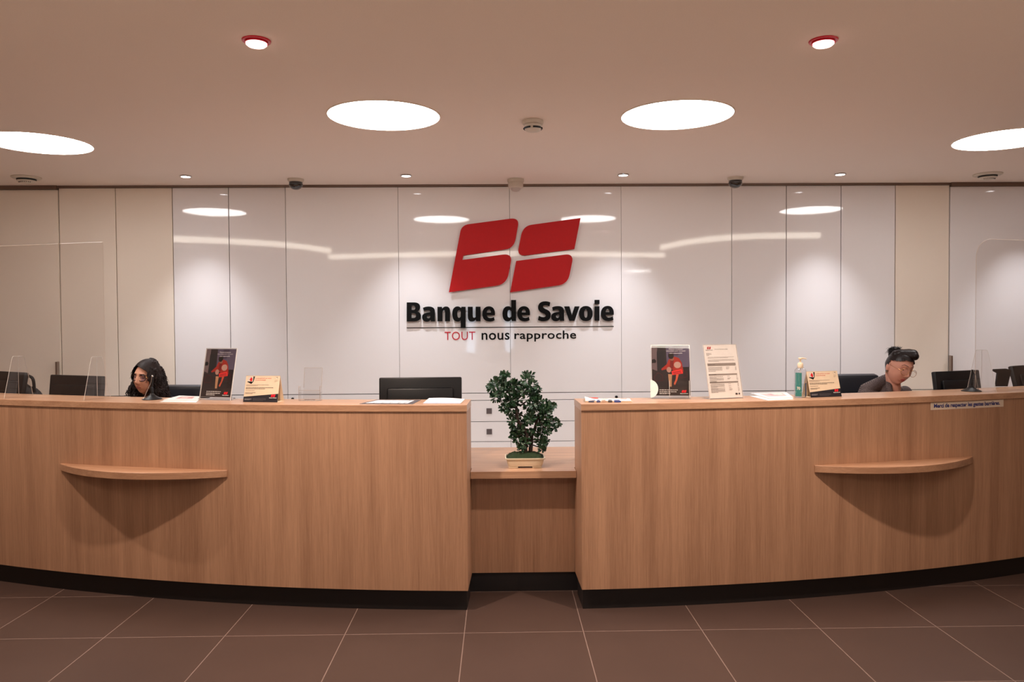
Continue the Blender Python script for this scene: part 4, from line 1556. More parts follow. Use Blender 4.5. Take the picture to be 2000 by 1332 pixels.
M_bark = mat('dark_bark', (44, 32, 27), .85, bump=(90, .8, .003))
trunk = [
    ([(650, 985, 0), (640, 900, -.005), (650, 820, -.01), (660, 760, -.01), (620, 690, -.015), (575, 630, -.02), (560, 560, -.015), (555, 500, -.01), (535, 430, 0), (525, 360, 0), (500, 300, .01)], .017, .006),
    ([(690, 985, .01), (700, 900, .015), (705, 830, .02), (715, 760, .015), (740, 710, .01), (755, 650, 0), (770, 590, 0), (800, 540, .0), (840, 520, .0)], .014, .006),
    ([(560, 540, -.015), (640, 590, 0), (700, 620, .01)], .005, .003), ([(540, 430, 0), (620, 360, .01), (670, 290, .01), (680, 200, .01)], .006, .003),
    ([(530, 380, 0), (450, 320, -.01), (380, 280, -.01), (330, 270, 0)], .006, .003), ([(560, 500, -.01), (480, 470, -.01), (430, 480, -.02)], .005, .003),
    ([(800, 540, 0), (880, 560, .01), (930, 640, .01)], .005, .003), ([(700, 860, .02), (760, 880, .02), (820, 900, .01), (855, 850, .0), (850, 810, 0)], .004, .002),
    ([(740, 720, .01), (780, 740, -.01), (800, 750, -.01)], .004, .002), ([(500, 300, .01), (440, 230, 0), (420, 160, 0)], .004, .002),
    ([(640, 760, -.01), (580, 770, -.03), (540, 780, -.03)], .004, .002), ([(770, 590, 0), (810, 660, -.02), (850, 700, -.02)], .004, .002),
    ([(600, 470, 0), (680, 420, 0), (760, 420, .01), (800, 470, .0)], .005, .003), ([(720, 840, .01), (780, 820, 0), (860, 815, -.01)], .003, .0015)]
b = B()
for pts, ra, rb in trunk:
    c = catmull([zt8(x, y, d) for x, y, d in pts], 5)
    b.tube([q_ + Vector((rnd.uniform(-1, 1), rnd.uniform(-1, 1), 0)) * .001 for q_ in c], [ra + (rb - ra) * (i / (len(c) - 1)) ** .8 for i in range(len(c))], 9)
obj('trunk', b, M_bark, tree, smooth='all')
clus = [(330, 265, 50), (300, 300, 30), (410, 190, 45), (350, 240, 45), (430, 240, 55), (440, 310, 70), (350, 385, 50), (390, 330, 60), (520, 270, 55), (530, 330, 70), (540, 400, 80), (600, 270, 40), (655, 215, 55), (650, 165, 30), (700, 165, 24), (700, 270, 60), (640, 320, 60),
        (765, 312, 30), (480, 440, 75), (430, 490, 45), (500, 510, 55), (560, 560, 45), (510, 620, 45), (520, 660, 30), (740, 370, 40), (700, 350, 50), (680, 480, 45), (720, 450, 55), (780, 430, 45), (840, 480, 60), (760, 520, 75), (830, 540, 70), (880, 500, 45), (920, 480, 30),
        (860, 600, 70), (920, 640, 55), (940, 690, 30), (980, 650, 20), (700, 590, 60), (690, 630, 35), (810, 670, 45), (860, 720, 35), (640, 640, 30), (590, 720, 50), (540, 770, 40), (580, 800, 60), (650, 790, 55), (690, 740, 35), (640, 850, 50), (610, 900, 25), (540, 720, 35),
        (800, 750, 40), (780, 810, 45), (820, 850, 45), (810, 910, 24), (850, 820, 24), (420, 165, 20), (455, 165, 20)]
b = B()
for cx_, cy_, r_ in clus:
    n = max(8, int(r_ * .80))
    dy0 = rnd.uniform(-.03, .03)
    for k in range(n):
        a, rr_ = rnd.uniform(0, 2 * PI), r_ * math.sqrt(rnd.random()) * .92
        p = zt8(cx_ + rr_ * math.cos(a), cy_ + rr_ * math.sin(a), dy0 + rnd.uniform(-1, 1) * min(.05, r_ * .0008))
        L = rnd.uniform(.018, .032)
        out = Vector((math.cos(a), rnd.uniform(-.9, .5), -math.sin(a) + .35)).normalized()
        side = out.cross(Vector((rnd.uniform(-.5, .5), rnd.uniform(-1, -.2), rnd.uniform(.2, 1)))).normalized()
        nn = side.cross(out)
        W_ = L * .27
        rows = []
        for u, wf_, cu_ in ((0, .12, 0), (.3, .65, .03), (.6, 1.0, .05), (.85, .8, .03), (1.0, .15, -.02)):
            c_ = p + out * (L * (u - .3)) + nn * (cu_ * L)
            rows.append((b.bm.verts.new(c_ - side * W_ * wf_ + nn * .12 * W_), b.bm.verts.new(c_ - nn * .10 * W_), b.bm.verts.new(c_ + side * W_ * wf_ + nn * .12 * W_)))
        for i in range(4):
            for j in (0, 1):
                b.bm.faces.new((rows[i][j], rows[i][j + 1], rows[i + 1][j + 1], rows[i + 1][j]))


def leaf_mat():
    m, nt, bs = nmat('leaf_green')
    tc = nt.nodes.new('ShaderNodeTexCoord')
    n = nt.nodes.new('ShaderNodeTexNoise')
    n.inputs['Scale'].default_value = 45
    rp = nt.nodes.new('ShaderNodeValToRGB')
    rp.color_ramp.elements[0].position = .3
    rp.color_ramp.elements[0].color = lin((12, 36, 22))
    rp.color_ramp.elements[1].position = .75
    rp.color_ramp.elements[1].color = lin((38, 76, 42))
    nt.links.new(tc.outputs['Object'], n.inputs['Vector'])
    nt.links.new(n.outputs['Fac'], rp.inputs[0])
    nt.links.new(rp.outputs[0], bs.inputs['Base Color'])
    bs.inputs['Roughness'].default_value = .35
    return m


obj('foliage', b, leaf_mat(), tree, smooth='all', recalc=False)

# ------------------------------------------------------------------ people
from mathutils.bvhtree import BVHTree


def head_bm(off=0.0, keep=None, nu=84, nv=64):
    """a head around its eye level, face towards -Y; off inflates it"""
    t = bmesh.new()
    rings = []

    def g(x, s):
        return math.exp(-(x / s) ** 2)

    def pt(th, ph):
        dx, dy, dz = math.sin(th) * math.sin(ph), -math.sin(th) * math.cos(ph), math.cos(th)
        x, y, z = .0745 * dx, .094 * dy, .116 * dz
        k = max(0, -z / .116)
        x *= 1 - .30 * k ** 1.7
        if dy > 0:
            y *= 1 - .55 * min(1, k * 1.3)
        else:
            y *= 1.0 - .05 * k
        # fuller square jaw
        if k > 0:
            x *= 1 + .10 * g(k - .62, .25)
        o = 0
        if dy < 0:
            ax = abs(x)
            o += .021 * g(z + .038, .012) * g(x, .0115)
            o += .013 * g(z + .018, .017) * g(x, .0085)
            o += .006 * g(z + .044, .007) * g(ax - .012, .006)
            o -= .011 * g(z - .001, .012) * g(ax - .031, .016)
            o += .005 * g(z - .024, .008) * g(ax - .028, .022)
            o += .005 * g(z + .034, .018) * g(ax - .040, .016)
            o += .006 * g(z + .0645, .0045) * g(x, .018)
            o += .007 * g(z + .0755, .0050) * g(x, .016)
            o -= .003 * g(z + .0700, .0018) * g(x, .020)
            o -= .004 * g(z + .088, .006) * g(x, .016)
            o += .010 * g(z + .104, .014) * g(x, .020)
            o -= .003 * g(z - .03, .02) * g(ax - .066, .012)
        v = Vector((x, y - o, z))
        if off:
            nrm = Vector((x / .0745 ** 2, y / .094 ** 2, z / .116 ** 2)).normalized()
            v += nrm * off
        return v
    for i in range(nv + 1):
        th = PI * i / nv
        if i in (0, nv):
            rings.append([t.verts.new(pt(th, 0))])
        else:
            rings.append([t.verts.new(pt(th, 2 * PI * k / nu)) for k in range(nu)])
    for i in range(nv):
        a, c = rings[i], rings[i + 1]
        for k in range(nu):
            k2 = (k + 1) % nu
            if len(a) == 1:
                t.faces.new((a[0], c[k], c[k2]))
            elif len(c) == 1:
                t.faces.new((a[k], c[0], a[k2]))
            else:
                t.faces.new((a[k], c[k], c[k2], a[k2]))
    if keep:
        bmesh.ops.delete(t, geom=[v for v in t.verts if not keep(v.co)], context='VERTS')
    return t


def skin_mat(name, rgb):
    m, nt, bs = nmat(name)
    bs.inputs['Base Color'].default_value = lin(rgb)
    bs.inputs['Roughness'].default_value = .5
    bs.inputs['Specular IOR Level'].default_value = .35
    bs.inputs['Subsurface Weight'].default_value = .06
    bs.inputs['Subsurface Radius'].default_value = (.01, .004, .002)
    tc = nt.nodes.new('ShaderNodeTexCoord')
    n = nt.nodes.new('ShaderNodeTexNoise')
    n.inputs['Scale'].default_value = 18
    hv = nt.nodes.new('ShaderNodeHueSaturation')
    hv.inputs['Color'].default_value = lin(rgb)
    mr = nt.nodes.new('ShaderNodeMapRange')
    mr.inputs['To Min'].default_value = .92
    mr.inputs['To Max'].default_value = 1.06
    nt.links.new(tc.outputs['Object'], n.inputs['Vector'])
    nt.links.new(n.outputs['Fac'], mr.inputs['Value'])
    nt.links.new(mr.outputs[0], hv.inputs['Value'])
    nt.links.new(hv.outputs[0], bs.inputs['Base Color'])
    return m


def hair_mat(name, rgb, rough):
    m, nt, bs = nmat(name)
    bs.inputs['Base Color'].default_value = lin(rgb)
    bs.inputs['Roughness'].default_value = rough
    bs.inputs['Specular IOR Level'].default_value = .28
    tc = nt.nodes.new('ShaderNodeTexCoord')
    mp = nt.nodes.new('ShaderNodeMapping')
    mp.inputs['Scale'].default_value = (320, 40, 40)
    n = nt.nodes.new('ShaderNodeTexNoise')
    n.inputs['Scale'].default_value = 1
    bp = nt.nodes.new('ShaderNodeBump')
    bp.inputs['Strength'].default_value = .5
    bp.inputs['Distance'].default_value = .002
    nt.links.new(tc.outputs['Object'], mp.inputs['Vector'])
    nt.links.new(mp.outputs[0], n.inputs['Vector'])
    nt.links.new(n.outputs['Fac'], bp.inputs['Height'])
    nt.links.new(bp.outputs[0], bs.inputs['Normal'])
    return m


def hand(b, wr, d, up_, side, s=1):
    """palm and five curled fingers from the wrist wr along d; side = thumb direction"""
    d, up_, side = Vector(d).normalized(), Vector(up_).normalized(), Vector(side).normalized()
    wr = Vector(wr)
    palm = wr + d * .045
    for k in range(4):
        off = side * (.027 - .018 * k)
        b.cap(wr + off * .6, .014, wr + d * .085 + off, .0105)
    for k, L in enumerate((.070, .078, .072, .056)):
        off = side * (.030 - .020 * k)
        k0 = wr + d * .088 + off
        k1 = k0 + d * L * .42 - up_ * .006
        k2 = k1 + d * L * .30 - up_ * .012
        k3 = k2 + d * L * .20 - up_ * .013
        b.cap(k0, .0092, k1, .0086, 10).cap(k1, .0086, k2, .0080, 10).cap(k2, .0080, k3, .0070, 10)
    t0 = wr + d * .022 + side * .024
    t1 = t0 + d * .030 + side * .028 - up_ * .004
    t2 = t1 + d * .030 + side * .008 - up_ * .006
    b.cap(t0, .013, t1, .0105, 10).cap(t1, .0105, t2, .0085, 10)


def eye_parts(person, Mh, bvh, look_down, iris):
    for sx in (-1, 1):
        hit = bvh.ray_cast(Vector((sx * .031, -.3, 0)), Vector((0, 1, 0)))[0]
        c = Vector((sx * .031, hit.y + .0085, 0))
        e = obj('eye', B().ell(c, (.0135, .0115, .0075), M=Mh), mat('eye_white', (206, 190, 182), .2) if 'eye_white' not in bpy.data.materials else bpy.data.materials['eye_white'], person, smooth=True)
        obj('iris', B().ell(c + Vector((0, -.0095, -.002 * look_down)), (.0052, .0026, .0052), M=Mh), iris, e, smooth=True)
        # eyelid
        lid = B().ell(c + Vector((0, -.0003, .0042 - .004 * look_down)), (.0150, .0124, .0062), M=Mh)
        obj('eyelid', lid, person['skin'] if False else bpy.data.materials[person_skin], person, smooth=True)
        obj('eyelashes', B().tube([Mh @ (c + Vector((sx * -.0135, -.0045, -.0005 - .003 * look_down))), Mh @ (c + Vector((0, -.0132, .0005 - .005 * look_down))), Mh @ (c + Vector((sx * .0145, -.0045, .0010 - .003 * look_down)))], [.0009, .0016, .0012], 6), M_ink, person, smooth=True)


def on_face(bvh, x, z, out=.0):
    h = bvh.ray_cast(Vector((x, -.3, z)), Vector((0, 1, 0)))[0]
    return Vector((x, h.y - out, z))


def features(person, Mh, bvh, brow_col, lip_col, look_down, iris, brow_h=.024, arch=.006):
    eye_parts(person, Mh, bvh, look_down, iris)
    for sx in (-1, 1):
        pts = [Mh @ on_face(bvh, sx * x, z, .0005) for x, z in ((.012, brow_h), (.024, brow_h + arch * .6), (.037, brow_h + arch * .8), (.049, brow_h - .003))]
        obj('eyebrow', B().tube(catmull(pts, 4), [.0017] * 5 + [.0019] * 4 + [.0013] * 3 + [.0007], 6), brow_col, person, smooth=True)
    b = B()
    for zz, rr_, hw in ((-.0655, .0036, .021), (-.0755, .0044, .018)):
        pts = [Mh @ on_face(bvh, hw * u, zz + (.0012 * (1 - abs(u)) if zz > -.07 else -.001 * (1 - abs(u))) - (.005 * abs(u) ** 2 if zz > -.07 else -.004 * abs(u) ** 2), -.0008) for u in (-1, -.66, -.33, 0, .33, .66, 1)]
        b.tube(pts, [rr_ * f for f in (.25, .7, 1, .95, 1, .7, .25)], 8)
    obj('lips', b, lip_col, person, smooth=True)


# ---- left person, curly hair
person_skin = 'skin_left'
skinL = skin_mat('skin_left', (214, 158, 132))
eyeM = PY(269.5, 737, 5.38)
RL = Matrix.Rotation(R(-16), 4, 'Z') @ Matrix.Rotation(R(5), 4, 'Y') @ Matrix.Rotation(R(-5), 4, 'X')
HO = eyeM - (RL @ Vector((0, -.088, 0)))
MhL = Matrix.Translation(HO) @ RL
X0, Y0 = HO.x + .015, 5.60
pl = thing('person', 'person with dark curly shoulder-length hair and dark glasses seated behind the left counter', 'person', (X0, Y0, 0))
hb = head_bm()
bvhL = BVHTree.FromBMesh(hb)
b = B()
b.merge(hb, MhL)
for sx in (-1, 1):
    b.ell((sx * .074, .012, -.012), (.008, .018, .030), M=MhL)
nb = Vector((X0, Y0 - .06, 1.035))
b.cap(nb, .056, MhL @ Vector((0, .030, -.075)), .052)
b.cap((X0 - .05, Y0 - .05, 1.03), .052, (X0 - .165, Y0 - .04, .985), .050).cap((X0 + .05, Y0 - .05, 1.03), .052, (X0 + .165, Y0 - .04, .985), .050)
b.ell((X0, Y0 - .04, .90), (.155, .098, .17)).ell((X0, Y0 - .02, .72), (.125, .092, .16)).ell((X0, Y0, .585), (.165, .12, .105))
arms = {}
for sx in (-1, 1):
    sh, el, wr = Vector((X0 + sx * .175, Y0 - .04, .98)), Vector((X0 + sx * .215, Y0 - .10, .775)), Vector((X0 + sx * .13, Y0 - .30, .785))
    arms[sx] = (sh, el, wr)
    b.cap(sh, .044, el, .034).cap(el, .034, wr, .024)
    hand(b, wr, (-sx * .25, -1, -.08), (0, 0, 1), (-sx, 0, 0))
    hp, kn, an = Vector((X0 + sx * .085, Y0 - .03, .565)), Vector((X0 + sx * .10, Y0 - .42, .555)), Vector((X0 + sx * .10, Y0 - .40, .09))
    b.cap(hp, .078, kn, .055).cap(kn, .054, an, .036)
    b.cap(an, .034, an + Vector((0, -.13, -.055)), .026)
obj('body', fuse(b, .0036, 3), skinL, pl, smooth='all')
b = B()
b.cap((X0 - .05, Y0 - .045, 1.028), .062, (X0 - .168, Y0 - .04, .985), .060).cap((X0 + .05, Y0 - .045, 1.028), .062, (X0 + .168, Y0 - .04, .985), .060)
b.ell((X0, Y0 - .04, .90), (.170, .112, .18)).ell((X0, Y0 - .02, .72), (.140, .106, .17)).ell((X0, Y0 - .005, .60), (.172, .128, .10))
b.lathe([(.072, 0), (.066, .03), (.069, .045), (.062, .046), (.058, .0)], (X0, Y0 - .05, 1.045), 28)
for sx in (-1, 1):
    sh, el, wr = arms[sx]
    b.cap(sh, .056, el, .046).cap(el, .046, el.lerp(wr, .86), .036)
    b.cap((X0 + sx * .050, Y0 - .06, 1.075), .034, (X0 + sx * .165, Y0 - .05, 1.02), .052)
M_navy = mat('navy_knit', (26, 28, 40), .85, bump=(260, .4, .001))
obj('jumper', fuse(b, .006, 3), M_navy, pl, smooth='all')
b = B()
b.ell((X0, Y0, .59), (.176, .132, .115))
for sx in (-1, 1):
    b.cap((X0 + sx * .085, Y0 - .03, .565), .088, (X0 + sx * .10, Y0 - .42, .555), .066).cap((X0 + sx * .10, Y0 - .42, .555), .066, (X0 + sx * .10, Y0 - .40, .12), .055)
obj('trousers', fuse(b, .008, 3), mat('dark_trousers', (30, 30, 36), .85), pl, smooth='all')
for sx in (-1, 1):
    an = Vector((X0 + sx * .10, Y0 - .40, .09))
    obj('shoe', fuse(B().ell((an.x, an.y + .01, .06), (.044, .05, .055)).ell((an.x, an.y - .09, .036), (.046, .12, .034)), .006, 3), M_black, pl, smooth='all')
M_brow = mat('dark_brow', (34, 22, 20), .7)
M_iris = mat('dark_iris', (40, 26, 20), .15)
features(pl, MhL, bvhL, M_brow, mat('natural_lips', (164, 88, 78), .45), .35, M_iris, brow_h=.021, arch=.004)
# hair
M_hairL = hair_mat('dark_curly_hair', (34, 22, 19), .55)
rnd = random.Random(11)


def face_open(v):
    # keeps hair everywhere but on the face
    hl = .080 - .42 * abs(v.x + .022) - 40 * max(0, abs(v.x) - .054) ** 1.5
    return not (v.y < -.012 and v.z < hl)


b = B()
cap_ = head_bm(.012, face_open)
b.merge(cap_, MhL)
capo = head_bm(.018, lambda v: face_open(v) and v.z > -.02)
b.merge(capo, MhL)
masses = [((.062, .028, .03), .034, (.100, .020, -.095), .046), ((.030, .050, .04), .055, (.075, .060, -.115), .065), ((-.018, .0, .088), .040, (-.050, .03, .03), .040), ((.022, -.005, .092), .038, (.05, .03, .03), .042), ((-.060, .030, .03), .032, (-.104, .015, -.085), .036), ((-.03, .055, .03), .055, (-.055, .065, -.11), .055),
          ((.048, -.018, .074), .024, (.082, -.004, .010), .024), ((-.040, -.010, .082), .022, (-.078, .0, .010), .020), ((0, .02, .082), .058, (0, .07, -.05), .055), ((.02, -.035, .092), .020, (.066, -.020, .055), .024), ((-.012, -.038, .092), .016, (-.056, -.022, .058), .018)]
mb = B()
for p0_, ra, p1_, rb in masses:
    mb.cap(MhL @ Vector(p0_), ra, MhL @ Vector(p1_), rb)
fm = fuse(mb, .005, 2)
fm.normal_update()
MiL = MhL.inverted()
starts = []
for v in fm.verts:
    q_ = MiL @ v.co
    # locks and waves in the surface itself
    wv = noise.noise(Vector((q_.x * 55, q_.y * 55, q_.z * 24))) + .6 * math.sin(q_.z * 130 + 9 * noise.noise(q_ * 30))
    v.co += v.normal * (.0045 * wv)
    if not (q_.y < -.045 and abs(q_.x) < .062 and q_.z < .075):
        starts.append((q_, (MiL.to_3x3() @ v.normal)))
b.merge(fm)
rnd.shuffle(starts)
for q0, nn in starts[:1150]:
    top_ = q0.z > .045
    if top_ and (rnd.random() < .6 or abs(q0.x) < .03):
        continue
    L = rnd.uniform(.045, .10) * (.7 if q0.z < -.07 else 1)
    n = 14
    amp, fr, ph = rnd.uniform(.002, .004) if top_ else rnd.uniform(.005, .010), rnd.uniform(1.5, 3.2), rnd.uniform(0, 6.28)
    out = Vector((nn.x, nn.y, 0))
    drift = (Vector((0, 0, -1)) + out * rnd.uniform(.05, .35) + (Vector((nn.x, nn.y, 0)) * .3 if top_ else Vector())).normalized()
    pts = []
    for i in range(n):
        s_ = i / (n - 1)
        q_ = q0 + nn * .002 + drift * L * s_ + Vector((math.cos(ph + s_ * fr * 6.28), math.sin(ph + s_ * fr * 6.28), .4 * math.sin(ph + s_ * fr * 5))) * amp * (.35 + s_)
        if q_.y < -.040 and abs(q_.x) < .070 and q_.z < .075:
            q_.x = math.copysign(.074, q_.x)
        if q_.z < -.138:
            q_.z = -.138 + (q_.z + .138) * .4
        pts.append(MhL @ q_)
    rr_ = rnd.uniform(.0016, .0036)
    b.tube(pts, [rr_ * (1 - .65 * i / n) for i in range(n)], 5)
obj('hair', b, M_hairL, pl, smooth='all', recalc=False)
# glasses
gl = thing('glasses', 'x', 'x')
del gl['label'], gl['category']
gl.parent = pl
gl.location = (0, 0, 0)
M_gl = mat('tortoise_frame', (36, 20, 22), .25)
ymin = min(on_face(bvhL, sx * .031, 0).y for sx in (-1, 1)) - .014
fr = B()
for sx in (-1, 1):
    pts = [MhL @ Vector((sx * .033 + .0255 * math.copysign(abs(math.cos(a)) ** .75, math.cos(a)), ymin + .006 * abs(math.cos(a)) * (1 if math.cos(a) * sx > 0 else .1), -.004 + .0200 * math.copysign(abs(math.sin(a)) ** .8, math.sin(a)) + (.001 if math.sin(a) > 0 else 0))) for a in [2 * PI * k / 28 for k in range(29)]]
    fr.tube(pts, [.0025 if math.sin(2 * PI * k / 28) < .3 else .0034 for k in range(29)], 8)
fr.tube([MhL @ Vector((-.009, ymin, .004)), MhL @ Vector((0, ymin - .002, .006)), MhL @ Vector((.009, ymin, .004))], .0022, 8)
obj('frame', fr, M_gl, gl, smooth='all')
M_lens = clear('coated_lens', (.74, .76, .93), 1.2)  # blue reflection on the lenses put into their tint
for sx in (-1, 1):
    obj('lens', B().poly([Vector((sx * .033 + .0245 * math.cos(a), ymin + .003, -.004 + .0190 * math.sin(a))) for a in [2 * PI * k / 24 for k in range(24)]], MhL), M_lens, gl, recalc=False)
    obj('hinge', B().tube([MhL @ Vector((sx * .0585, ymin + .004, .006)), MhL @ Vector((sx * .067, ymin + .014, .006)), MhL @ Vector((sx * .072, ymin + .026, .005))], [.003, .0030, .0022], 8), mat('gold_metal', (226, 176, 120), .25, metal=1) if 'gold_metal' not in bpy.data.materials else bpy.data.materials['gold_metal'], gl, smooth='all')
    obj('temple', B().tube([MhL @ Vector((sx * .072, ymin + .026, .005)), MhL @ Vector((sx * .077, ymin + .06, .003)), MhL @ Vector((sx * .078, .02, -.002))], .0018, 6), M_gl, gl, smooth='all')

# ---- right person, swept-up hair and tweed jacket
person_skin = 'skin_right'
skinR = skin_mat('skin_right', (212, 154, 134))
eyeM = PY(1774, 724, 5.26)
RR = Matrix.Rotation(R(14), 4, 'Z') @ Matrix.Rotation(R(11), 4, 'Y') @ Matrix.Rotation(R(13), 4, 'X')
HO = eyeM - (RR @ Vector((0, -.088, 0))) * 1.04
MhR = Matrix.Translation(HO) @ RR @ Matrix.Scale(1.04, 4)
X0, Y0 = HO.x - .07, 5.62
pr = thing('person', 'person with swept-up dark hair, round glasses and tweed jacket leaning over the right desk', 'person', (X0, Y0, 0))
hb = head_bm()
bvhR = BVHTree.FromBMesh(hb)
b = B()
b.merge(hb, MhR)
for sx in (-1, 1):
    b.ell((sx * .074, .014, -.012), (.009, .018, .031), M=MhR)
cb = PY(1747, 778, 5.40)                            # base of the neck
b.cap(cb, .046, MhR @ Vector((0, .042, -.050)), .048)
shl, shr = PY(1691, 772, 5.45), PY(1768, 772, 5.42)
b.cap(cb + Vector((-.03, .05, -.05)), .036, shl, .034).cap(cb + Vector((.03, .05, -.05)), .036, shr, .034)
b.ell((X0 - .01, Y0 - .12, .88), (.150, .098, .16)).ell((X0, Y0 - .04, .74), (.125, .092, .17)).ell((X0, Y0, .585), (.165, .12, .105))
arms = {}
for sx, sh in ((-1, shl), (1, shr)):
    el, wr = Vector((sh.x + sx * .05, sh.y - .08, .80)), Vector((X0 + sx * .11, Y0 - .38, .785))
    arms[sx] = (sh, el, wr)
    b.cap(sh, .043, el, .034).cap(el, .034, wr, .024)
    hand(b, wr, (-sx * .2, -1, -.08), (0, 0, 1), (-sx, 0, 0))
    hp, kn, an = Vector((X0 + sx * .085, Y0 - .03, .565)), Vector((X0 + sx * .10, Y0 - .42, .555)), Vector((X0 + sx * .10, Y0 - .40, .09))
    b.cap(hp, .078, kn, .055).cap(kn, .054, an, .036)
    b.cap(an, .034, an + Vector((0, -.13, -.055)), .026)
obj('body', fuse(b, .0036, 3), skinR, pr, smooth='all')


def tweed():
    m, nt, bs = nmat('tweed')
    tc = nt.nodes.new('ShaderNodeTexCoord')
    mp = nt.nodes.new('ShaderNodeMapping')
    mp.inputs['Rotation'].default_value = (0, R(38), 0)
    nt.links.new(tc.outputs['Object'], mp.inputs['Vector'])
    ck = nt.nodes.new('ShaderNodeTexBrick')
    ck.inputs['Scale'].default_value = 78
    ck.offset = .5
    ck.inputs['Mortar Size'].default_value = .028
    ck.inputs['Brick Width'].default_value = .42
    ck.inputs['Row Height'].default_value = .42
    ck.inputs['Color1'].default_value = lin((40, 33, 34))
    ck.inputs['Color2'].default_value = lin((66, 54, 54))
    ck.inputs['Mortar'].default_value = lin((150, 134, 132))
    sw = nt.nodes.new('ShaderNodeSeparateXYZ')
    cw = nt.nodes.new('ShaderNodeCombineXYZ')
    nt.links.new(mp.outputs[0], sw.inputs[0])
    nt.links.new(sw.outputs['X'], cw.inputs['X'])
    nt.links.new(sw.outputs['Z'], cw.inputs['Y'])
    nt.links.new(cw.outputs[0], ck.inputs['Vector'])
    nt.links.new(ck.outputs['Color'], bs.inputs['Base Color'])
    bs.inputs['Roughness'].default_value = .9
    bs.inputs['Specular IOR Level'].default_value = .2
    return m


b = B()
b.cap(PY(1734, 742, 5.50), .046, PY(1713, 752, 5.50), .050).cap(PY(1713, 752, 5.50), .050, PY(1693, 762, 5.47), .052).cap(PY(1693, 762, 5.47), .052, PY(1686, 780, 5.45), .052)
b.cap(PY(1734, 742, 5.50), .046, PY(1730, 790, 5.46), .075).cap(PY(1758, 772, 5.50), .044, PY(1767, 767, 5.42), .050).cap(PY(1767, 767, 5.42), .050, PY(1770, 785, 5.42), .050)
b.ell((X0 - .01, Y0 - .12, .88), (.168, .114, .17)).ell((X0, Y0 - .04, .74), (.148, .110, .19)).ell((X0, Y0 - .005, .60), (.178, .134, .09))
b.cap(cb + Vector((-.005, .035, -.085)), .078, Vector((X0 - .01, Y0 - .12, .88)), .118)
b.cap(shl + Vector((0, .01, -.02)), .056, cb + Vector((-.02, .05, -.07)), .066).cap(shr + Vector((0, .01, -.02)), .052, cb + Vector((.02, .05, -.07)), .062)
b.cap(cb + Vector((-.03, .05, -.05)), .055, shl, .054).cap(cb + Vector((.03, .05, -.05)), .050, shr, .054)
# raised collar around the neck and the lapels
b.cap(PY(1739, 727, 5.46), .013, PY(1736, 742, 5.42), .020).cap(PY(1736, 742, 5.42), .020, PY(1737, 758, 5.36), .020).cap(PY(1737, 758, 5.36), .020, PY(1742, 782, 5.31), .020)
b.cap(PY(1757, 760, 5.40), .018, PY(1758, 784, 5.31), .020).cap(PY(1739, 727, 5.46), .013, PY(1748, 735, 5.49), .016)
for sx in (-1, 1):
    sh, el, wr = arms[sx]
    b.cap(sh, .054, el, .050).cap(el, .050, el.lerp(wr, .86), .040)
jk = fuse(b, .005, 4)
M_tw = tweed()
obj('jacket', jk, M_tw, pr, smooth='all')
b = B()
b.ell((X0, Y0, .59), (.184, .138, .115))
for sx in (-1, 1):
    b.cap((X0 + sx * .085, Y0 - .03, .565), .088, (X0 + sx * .10, Y0 - .42, .555), .066).cap((X0 + sx * .10, Y0 - .42, .555), .066, (X0 + sx * .10, Y0 - .40, .12), .055)
obj('trousers', fuse(b, .008, 3), bpy.data.materials['dark_trousers'], pr, smooth='all')
for sx in (-1, 1):
    an = Vector((X0 + sx * .10, Y0 - .40, .09))
    obj('shoe', fuse(B().ell((an.x, an.y + .01, .06), (.044, .05, .055)).ell((an.x, an.y - .09, .036), (.046, .12, .034)), .006, 3), M_black, pr, smooth='all')
features(pr, MhR, bvhR, M_brow, mat('rose_lips', (168, 60, 66), .4), .8, M_iris, brow_h=.025, arch=.008)
M_hairR = hair_mat('sleek_dark_hair', (30, 22, 22), .36)
b = B()


def up_open(v):
    hl = .058 - .55 * max(0, abs(v.x) - .035)
    if v.y < .004:
        return v.z > hl
    return v.z > -.055 - .3 * v.y or v.y > .05


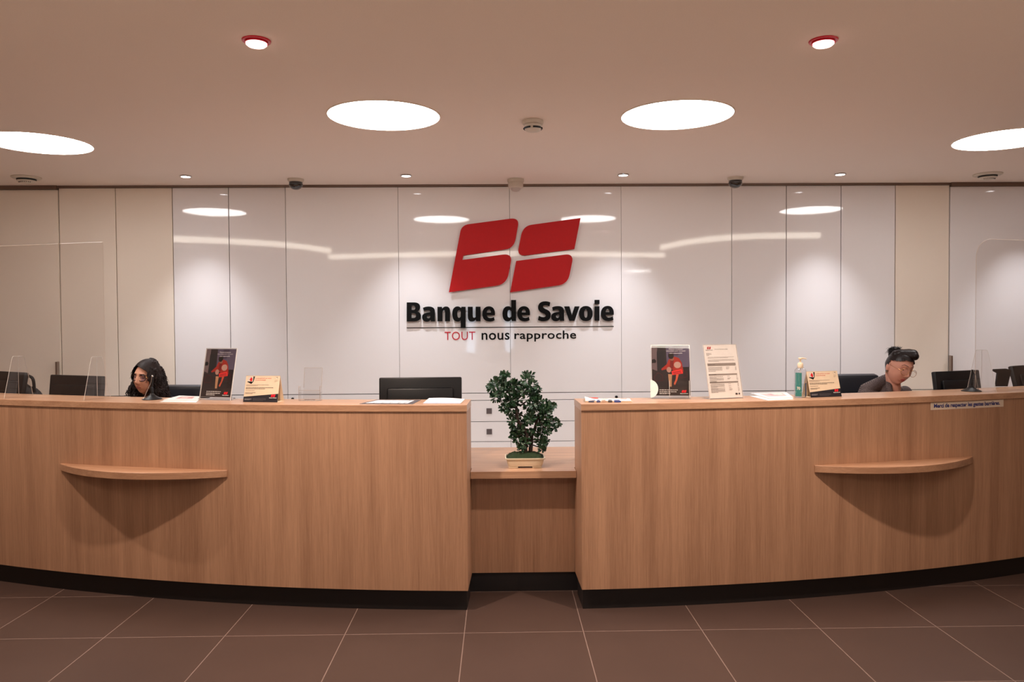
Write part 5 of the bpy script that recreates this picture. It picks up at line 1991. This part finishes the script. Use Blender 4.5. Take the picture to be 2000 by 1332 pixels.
b.merge(head_bm(.008, up_open), MhR)
mb = B()
hy = HO.y
mb.cap(PY(1762, 695, hy - .045), .030, PY(1786, 696, hy - .075), .030)
mb.cap(PY(1758, 692, hy - .030), .036, PY(1783, 692, hy - .060), .035)
mb.cap(PY(1752, 694, hy - .010), .040, PY(1776, 691, hy - .030), .036)
mb.cap(PY(1750, 697, hy + .010), .042, PY(1760, 695, hy + .030), .042)
mb.cap(PY(1750, 706, hy - .010), .030, PY(1752, 700, hy + .03), .036)
b.merge(fuse(mb, .004, 8))
mb = B()
bc = PY(1746, 687, hy + .075)
mb.ell(bc, (.038, .034, .038)).ell(bc + Vector((-.014, .0, -.022)), (.024, .028, .036)).ell(bc + Vector((.018, .0, .016)), (.028, .026, .020))
b.merge(fuse(mb, .004, 3))
rnd = random.Random(5)
for k in range(260):
    a = rnd.uniform(0, 2 * PI)
    st = bc + Vector((.028 * math.cos(a), -.01 + .02 * math.sin(a), rnd.uniform(-.012, .028)))
    tp = rnd.random()
    if tp < .45:
        dr = Vector((rnd.uniform(-1.2, -.3), 0, rnd.uniform(-.1, .7)))
        cv = Vector((-.2, 0, -rnd.uniform(.5, 1.3)))
    else:
        dr = Vector((rnd.uniform(-.5, 1.1), 0, rnd.uniform(.3, .8)))
        cv = Vector((rnd.uniform(0, .5), 0, rnd.uniform(-.6, .2)))
    L = rnd.uniform(.018, .038)
    b.tube([st + dr * L * s_ + cv * L * s_ * s_ * .6 + Vector((0, rnd.uniform(-.001, .001), 0)) for s_ in (0, .25, .5, .75, 1)], [.0016, .0014, .0011, .0008, .0004], 5)
obj('hair', b, M_hairR, pr, smooth='all', recalc=False)
gl = thing('glasses', 'x', 'x')
del gl['label'], gl['category']
gl.parent = pr
gl.location = (0, 0, 0)
M_gold = bpy.data.materials['gold_metal']
ymin = min(on_face(bvhR, sx * .031, -.008).y for sx in (-1, 1)) - .022
fr = B()
gz = -.012
for sx in (-1, 1):
    pts = [MhR @ Vector((sx * .035 + .0270 * math.cos(a), ymin + .004 * (math.cos(a) * sx > 0) * abs(math.cos(a)), gz + .0235 * math.sin(a))) for a in [2 * PI * k / 28 for k in range(29)]]
    fr.tube(pts, .0012, 8)
fr.tube([MhR @ Vector((-.009, ymin, gz + .006)), MhR @ Vector((0, ymin - .002, gz + .009)), MhR @ Vector((.009, ymin, gz + .006))], .0011, 8)
obj('frame', fr, M_gold, gl, smooth='all')
M_lens2 = clear('clear_lens', (.95, .94, .95), .8)
for sx in (-1, 1):
    obj('lens', B().poly([Vector((sx * .035 + .0265 * math.cos(a), ymin + .001, gz + .0230 * math.sin(a))) for a in [2 * PI * k / 24 for k in range(24)]], MhR), M_lens2, gl, recalc=False)
    obj('temple', B().tube([MhR @ Vector((sx * .062, ymin + .004, gz + .006)), MhR @ Vector((sx * .072, ymin + .03, gz + .009)), MhR @ Vector((sx * .079, .012, gz + .016))], .0012, 6), M_gold, gl, smooth='all')
obj('earring', B().tube([MhR @ Vector((-.080 + .0 * k, .004 + .006 * math.cos(k * PI / 6), -.050 + .006 * math.sin(k * PI / 6))) for k in range(13)], .0011, 6), M_gold, pr, smooth='all')
